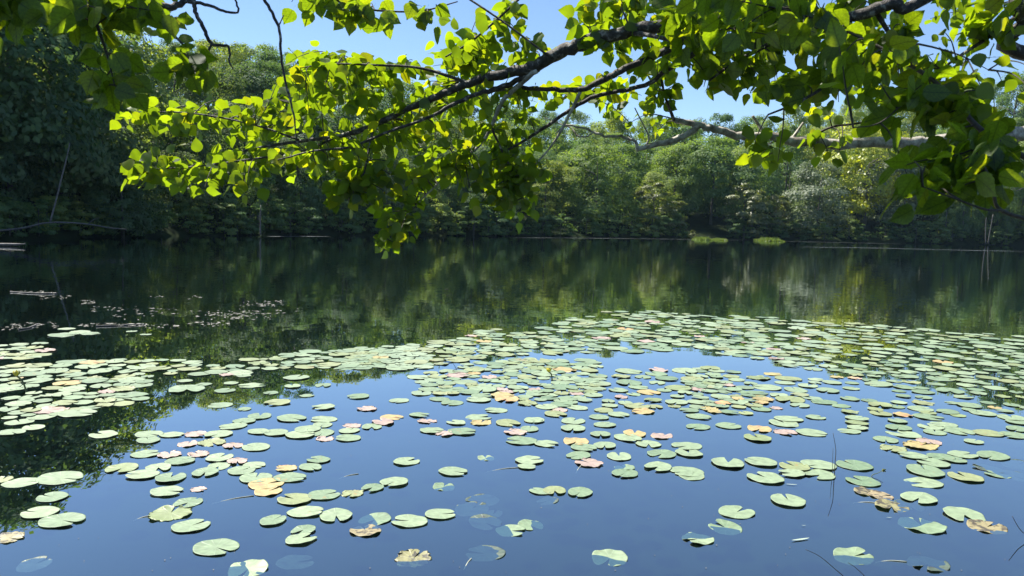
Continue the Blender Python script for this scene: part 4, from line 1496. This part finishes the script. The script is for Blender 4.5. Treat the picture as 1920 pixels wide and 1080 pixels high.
bt.spray([(790, 300), (900, 270), (930, 240), (1000, 290), (1004, 330), (960, 370), (900, 380), (850, 345)], 125, 3.45, 3.8, size=(.06, .09))
bt.spray([(915, 290), (985, 285), (1008, 340), (1004, 395), (972, 412), (930, 375)], 62, 3.5, 3.75, size=(.06, .085))
bt.spray([(930, 200), (1000, 190), (975, 240), (940, 250)], 26, 3.5, 3.8, size=(.06, .085))
bt.spray([(1060, 60), (1080, -10), (1260, -10), (1270, 60), (1240, 120), (1150, 110), (1090, 60)], 125, 3.3, 3.7)
bt.spray([(1040, 180), (1110, 150), (1250, 90), (1280, 150), (1240, 195), (1140, 205), (1070, 205)], 90, 3.5, 3.9, size=(.06, .09))
bt.spray([(960, 170), (1040, 165), (1060, 200), (980, 205)], 24, 3.5, 3.8, size=(.06, .085))
bt.spray([(1165, 240), (1230, 225), (1265, 235), (1265, 255), (1210, 262)], 20, 3.7, 4.0, size=(.045, .06))
bt.spray([(1270, -10), (1560, -10), (1700, 20), (1720, 90), (1640, 150), (1520, 165), (1390, 160), (1310, 130), (1260, 100)], 270, 2.9, 3.4, size=(.08, .115))
bt.spray([(1280, 10), (1500, 10), (1560, 60), (1400, 80), (1290, 80)], 60, 2.6, 2.9, size=(.085, .115))
bt.spray([(1290, 125), (1400, 140), (1520, 155), (1640, 150), (1680, 185), (1620, 200), (1480, 198), (1400, 180), (1310, 165)], 105, 3.1, 3.5, size=(.06, .09))
bt.spray([(1395, 265), (1440, 262), (1470, 290), (1455, 318), (1418, 322), (1400, 295)], 18, 3.2, 3.4, size=(.08, .1), per=(4, 6))
bt.spray([(1520, 275), (1590, 272), (1580, 295), (1530, 292)], 10, 3.4, 3.6, size=(.07, .085), per=(3, 4))
bt.spray([(1700, 30), (1730, 10), (1800, 0), (1790, 60), (1735, 55)], 22, 3.1, 3.5, size=(.05, .07))
bt.spray([(1770, -10), (1920, -10), (1905, 60), (1850, 60), (1800, 40)], 46, 2.9, 3.3, size=(.08, .11))
bt.spray([(1790, 35), (1830, 50), (1835, 85), (1805, 80)], 9, 3.2, 3.4, size=(.05, .07))
bt.spray([(1735, 90), (1790, 88), (1795, 125), (1745, 135)], 9, 3.1, 3.3, size=(.07, .085), per=(4, 5))
# the crown goes on above the picture and shades what hangs below
bt.limb([(V3(4.5, 3.4, 5.0), .07), (V3(2.8, 3.8, 5.2), .05), (V3(1.2, 4.2, 4.7), .035), (V3(-.3, 4.6, 4.3), .02)], 'limb')
bt.limb([(V3(4.55, 3.4, 5.8), .06), (V3(3.0, 3.0, 5.9), .045), (V3(1.6, 2.8, 5.3), .03), (V3(.6, 2.7, 4.9), .015)], 'limb')


def cloud(tree_, c, r, n, size=(.085, .115)):
    got = 0
    while got < n:
        p = Vector((random.uniform(-1, 1), random.uniform(-1, 1), random.uniform(-1, 1)))
        if p.length > 1: continue
        p = Vector((c[0] + p.x * r[0], c[1] + p.y * r[1], c[2] + p.z * r[2]))
        x, y, k = project(p)
        if k > .2 and y > -70 and -60 < x < 1980: continue
        tree_.add_leaf(p, Vector((random.gauss(0, 1), random.gauss(0, 1), 0)).normalized(), random.uniform(*size)); got += 1


def shade(tree_, c, t, r, n):
    # unseen leaves added up towards the sun, to shade those at c
    cloud(tree_, tuple(Vector(c) + SUN * t), r, n)


cloud(bt, (1.9, 4.2, 4.9), (1.2, 1.0, .7), 220)
shade(bt, (1.0, 3.0, 2.75), 1.9, (1.0, .6, .35), 230)
cloud(bt, (3.4, 3.6, 5.4), (1.6, 1.4, 1.2), 420)
cloud(bt, (1.8, 2.6, 5.4), (1.2, .8, .6), 140)
bt.finish()

# --- the sapling close by on the right
SB = (2.35, 1.55, float(ground_z(2.35, 1.55)) - .03)
sp_ = BankTree('near_sapling', SB, 'near sapling at the right whose big leaves hang low in front of the right shore')
sp_.limb([(V3(*SB), .035), (V3(2.25, 1.62, 1.2), .028), (V3(2.0, 1.75, 1.95), .02), (V3(1.75, 1.9, 2.5), .014)], 'trunk', M_TWIG, feed=False)
sp_.limb([(2080, 372, 1.95, 9), (1990, 330, 1.95, 7.5), (1920, 294, 1.95, 6.5), (1840, 244, 2.0, 6), (1787, 187, 2.05, 5.5), (1738, 142, 2.1, 5), (1649, 89, 2.15, 4), (1587, 58, 2.2, 3), (1520, 27, 2.25, 2)], 'limb', M_TWIG)
sp_.limb([(2060, 420, 1.9, 6), (1990, 416, 1.85, 5), (1920, 409, 1.8, 4.5), (1872, 390, 1.75, 4), (1861, 351, 1.75, 3.5), (1840, 302, 1.8, 2.6), (1815, 270, 1.85, 2)], 'limb', M_TWIG)
sp_.limb([(1880, 394, 1.75, 3), (1845, 392, 1.72, 2.6), (1790, 372, 1.7, 2.2), (1730, 350, 1.7, 1.6)], 'branch', M_TWIG)
sp_.limb([(1760, 160, 2.08, 2.6), (1700, 190, 2.05, 2.2), (1650, 230, 2.0, 1.6), (1600, 240, 2.0, 1.2)], 'branch', M_TWIG)
S = (.085, .12)
sp_.spray([(1690, 305), (1740, 282), (1830, 275), (1875, 300), (1865, 350), (1800, 365), (1740, 350), (1700, 335)], 92, 1.7, 2.0, size=(.07, .094))
sp_.spray([(1680, 160), (1760, 150), (1840, 200), (1850, 262), (1800, 262), (1720, 225), (1680, 205)], 46, 1.95, 2.25, size=(.068, .092))
sp_.spray([(1560, 70), (1650, 80), (1740, 140), (1770, 180), (1690, 180), (1600, 140)], 36, 1.95, 2.25, size=(.07, .1))
sp_.spray([(1790, 130), (1830, 120), (1930, 115), (1925, 175), (1850, 180)], 11, 2.3, 2.5, size=(.06, .075), per=(2, 3))
sp_.spray([(1780, 170), (1850, 160), (1840, 215), (1800, 215)], 12, 2.0, 2.2, size=(.06, .08), per=(3, 4))
sp_.spray([(1270, -10), (1560, 0), (1600, 50), (1450, 60), (1290, 50)], 26, 2.1, 2.35, size=(.08, .1))
shade(sp_, (1.15, 1.85, 2.1), 1.9, (.8, .5, .35), 330)
shade(sp_, (1.0, 1.75, 1.98), 1.7, (.5, .4, .3), 160)
sp_.finish()

# --- the tree at the left
LB = (-3.3, 2.2, float(ground_z(-3.3, 2.2)) - .05)
lt = BankTree('left_bank_tree', LB, 'tree at the upper left with dark drooping leaves and bare hanging twigs')
lt.limb([(V3(*LB), .17), (V3(-3.25, 2.25, 1.8), .14), (V3(-3.1, 2.35, 3.4), .11), (V3(-3.0, 2.4, 5.4), .06)], 'trunk', n=12, feed=False)
lt.limb([(V3(-3.1, 2.35, 3.2), .05), (V3(-2.2, 2.4, 3.25), .035), (100, -60, 2.4, 14), (258, -6, 2.4, 9), (305, 13, 2.4, 8.5), (345, 4, 2.45, 7), (400, -30, 2.5, 6), (520, -70, 2.6, 5), (700, -80, 2.8, 4), (860, -40, 3.0, 3)], 'limb', wob=.2)
lt.limb([(362, -4, 2.45, 5), (366, 22, 2.45, 4.6), (382, 54, 2.45, 4.2), (398, 82, 2.45, 3.8), (428, 88, 2.45, 3), (430, 116, 2.45, 2), (438, 130, 2.45, 1.2)], 'dead_branch', feed=False, wob=.25)
lt.limb([(397, 82, 2.45, 3), (390, 100, 2.45, 2.4), (389, 130, 2.45, 1.4)], 'dead_branch', feed=False)
lt.limb([(352, 3, 2.45, 4), (385, 8, 2.45, 3.6), (418, 20, 2.45, 3), (446, 23, 2.45, 2.4), (440, -6, 2.45, 2)], 'dead_branch', feed=False, wob=.2)
lt.limb([(485, -22, 2.55, 4), (498, 4, 2.55, 3.6), (522, 50, 2.55, 3.2), (527, 100, 2.55, 3), (534, 150, 2.55, 2.6), (549, 205, 2.55, 2.2), (556, 262, 2.55, 1.2)], 'dead_branch', feed=False, wob=.25)
lt.limb([(522, 50, 2.55, 1.8), (532, 28, 2.55, 1.2)], 'dead_branch', feed=False)
lt.limb([(600, -40, 2.7, 2.4), (640, 6, 2.75, 2.2), (693, 18, 2.8, 2.2), (755, 22, 2.85, 2), (800, 19, 2.9, 1.8), (858, 3, 2.95, 1.2)], 'branch')
lt.limb([(130, -40, 2.3, 5), (170, 20, 2.2, 4), (200, 100, 2.2, 2.6), (215, 160, 2.2, 1.4)], 'branch', feed=True)
lt.limb([(250, -10, 2.4, 4), (320, 60, 2.4, 3), (350, 95, 2.4, 2.2), (352, 130, 2.4, 1.4)], 'branch')
lt.limb([(100, -50, 2.2, 6), (20, -30, 2.1, 4), (-40, 10, 2.0, 3)], 'branch')
lt.spray([(-20, -20), (160, -20), (160, 30), (60, 40), (-20, 60)], 46, 1.95, 2.25, size=(.08, .105))
lt.spray([(150, -20), (300, -20), (310, 25), (230, 40), (160, 30)], 30, 2.1, 2.4, size=(.08, .1))
lt.spray([(165, 120), (240, 120), (250, 170), (190, 185), (160, 165)], 11, 2.1, 2.3, size=(.08, .1), per=(4, 6))
lt.spray([(320, 90), (370, 80), (400, 120), (370, 145), (325, 130)], 13, 2.3, 2.5, size=(.075, .095), per=(4, 5))
lt.spray([(270, 20), (345, 20), (345, 45), (280, 50)], 8, 2.3, 2.5, size=(.06, .08), per=(2, 3))
lt.spray([(535, 0), (560, -10), (700, -10), (690, 30), (610, 30), (545, 22)], 30, 2.7, 2.95, size=(.065, .09))
lt.spray([(650, 10), (690, 10), (690, 30), (655, 30)], 5, 2.75, 2.9, size=(.07, .08), per=(2, 3))
lt.spray([(770, 0), (825, -5), (825, 45), (780, 40)], 8, 2.8, 2.95, size=(.07, .09), per=(3, 4))
shade(lt, (-1.45, 2.15, 2.65), 1.6, (.8, .6, .35), 520)
cloud(lt, (-3.0, 2.6, 4.9), (1.2, 1.1, .9), 260)
lt.finish()

# ------------------------------------------------------------------ air
hm = bpy.data.materials.new('summer_haze')
hm.use_nodes = True
hm.node_tree.nodes.clear()
ho = hm.node_tree.nodes.new('ShaderNodeOutputMaterial')
hv = hm.node_tree.nodes.new('ShaderNodeVolumePrincipled')
hv.inputs['Color'].default_value = (0.5, 0.78, 1.0, 1)
hv.inputs['Density'].default_value = 0.0001
hv.inputs['Anisotropy'].default_value = 0.0
hm.node_tree.links.new(hv.outputs[0], ho.inputs['Volume'])
mb = MB()
x0, x1, y0, y1, z0, z1 = -330, 380, -40, 400, -3, 90
mb.v = [(x0, y0, z0), (x1, y0, z0), (x1, y1, z0), (x0, y1, z0), (x0, y0, z1), (x1, y0, z1), (x1, y1, z1), (x0, y1, z1)]
mb.f = [(0, 3, 2, 1), (4, 5, 6, 7), (0, 1, 5, 4), (1, 2, 6, 5), (2, 3, 7, 6), (3, 0, 4, 7)]
tag(mb.build('haze', hm, smooth=False), kind='stuff')
scene.cycles.volume_bounces = 0
scene.cycles.volume_step_rate = 5
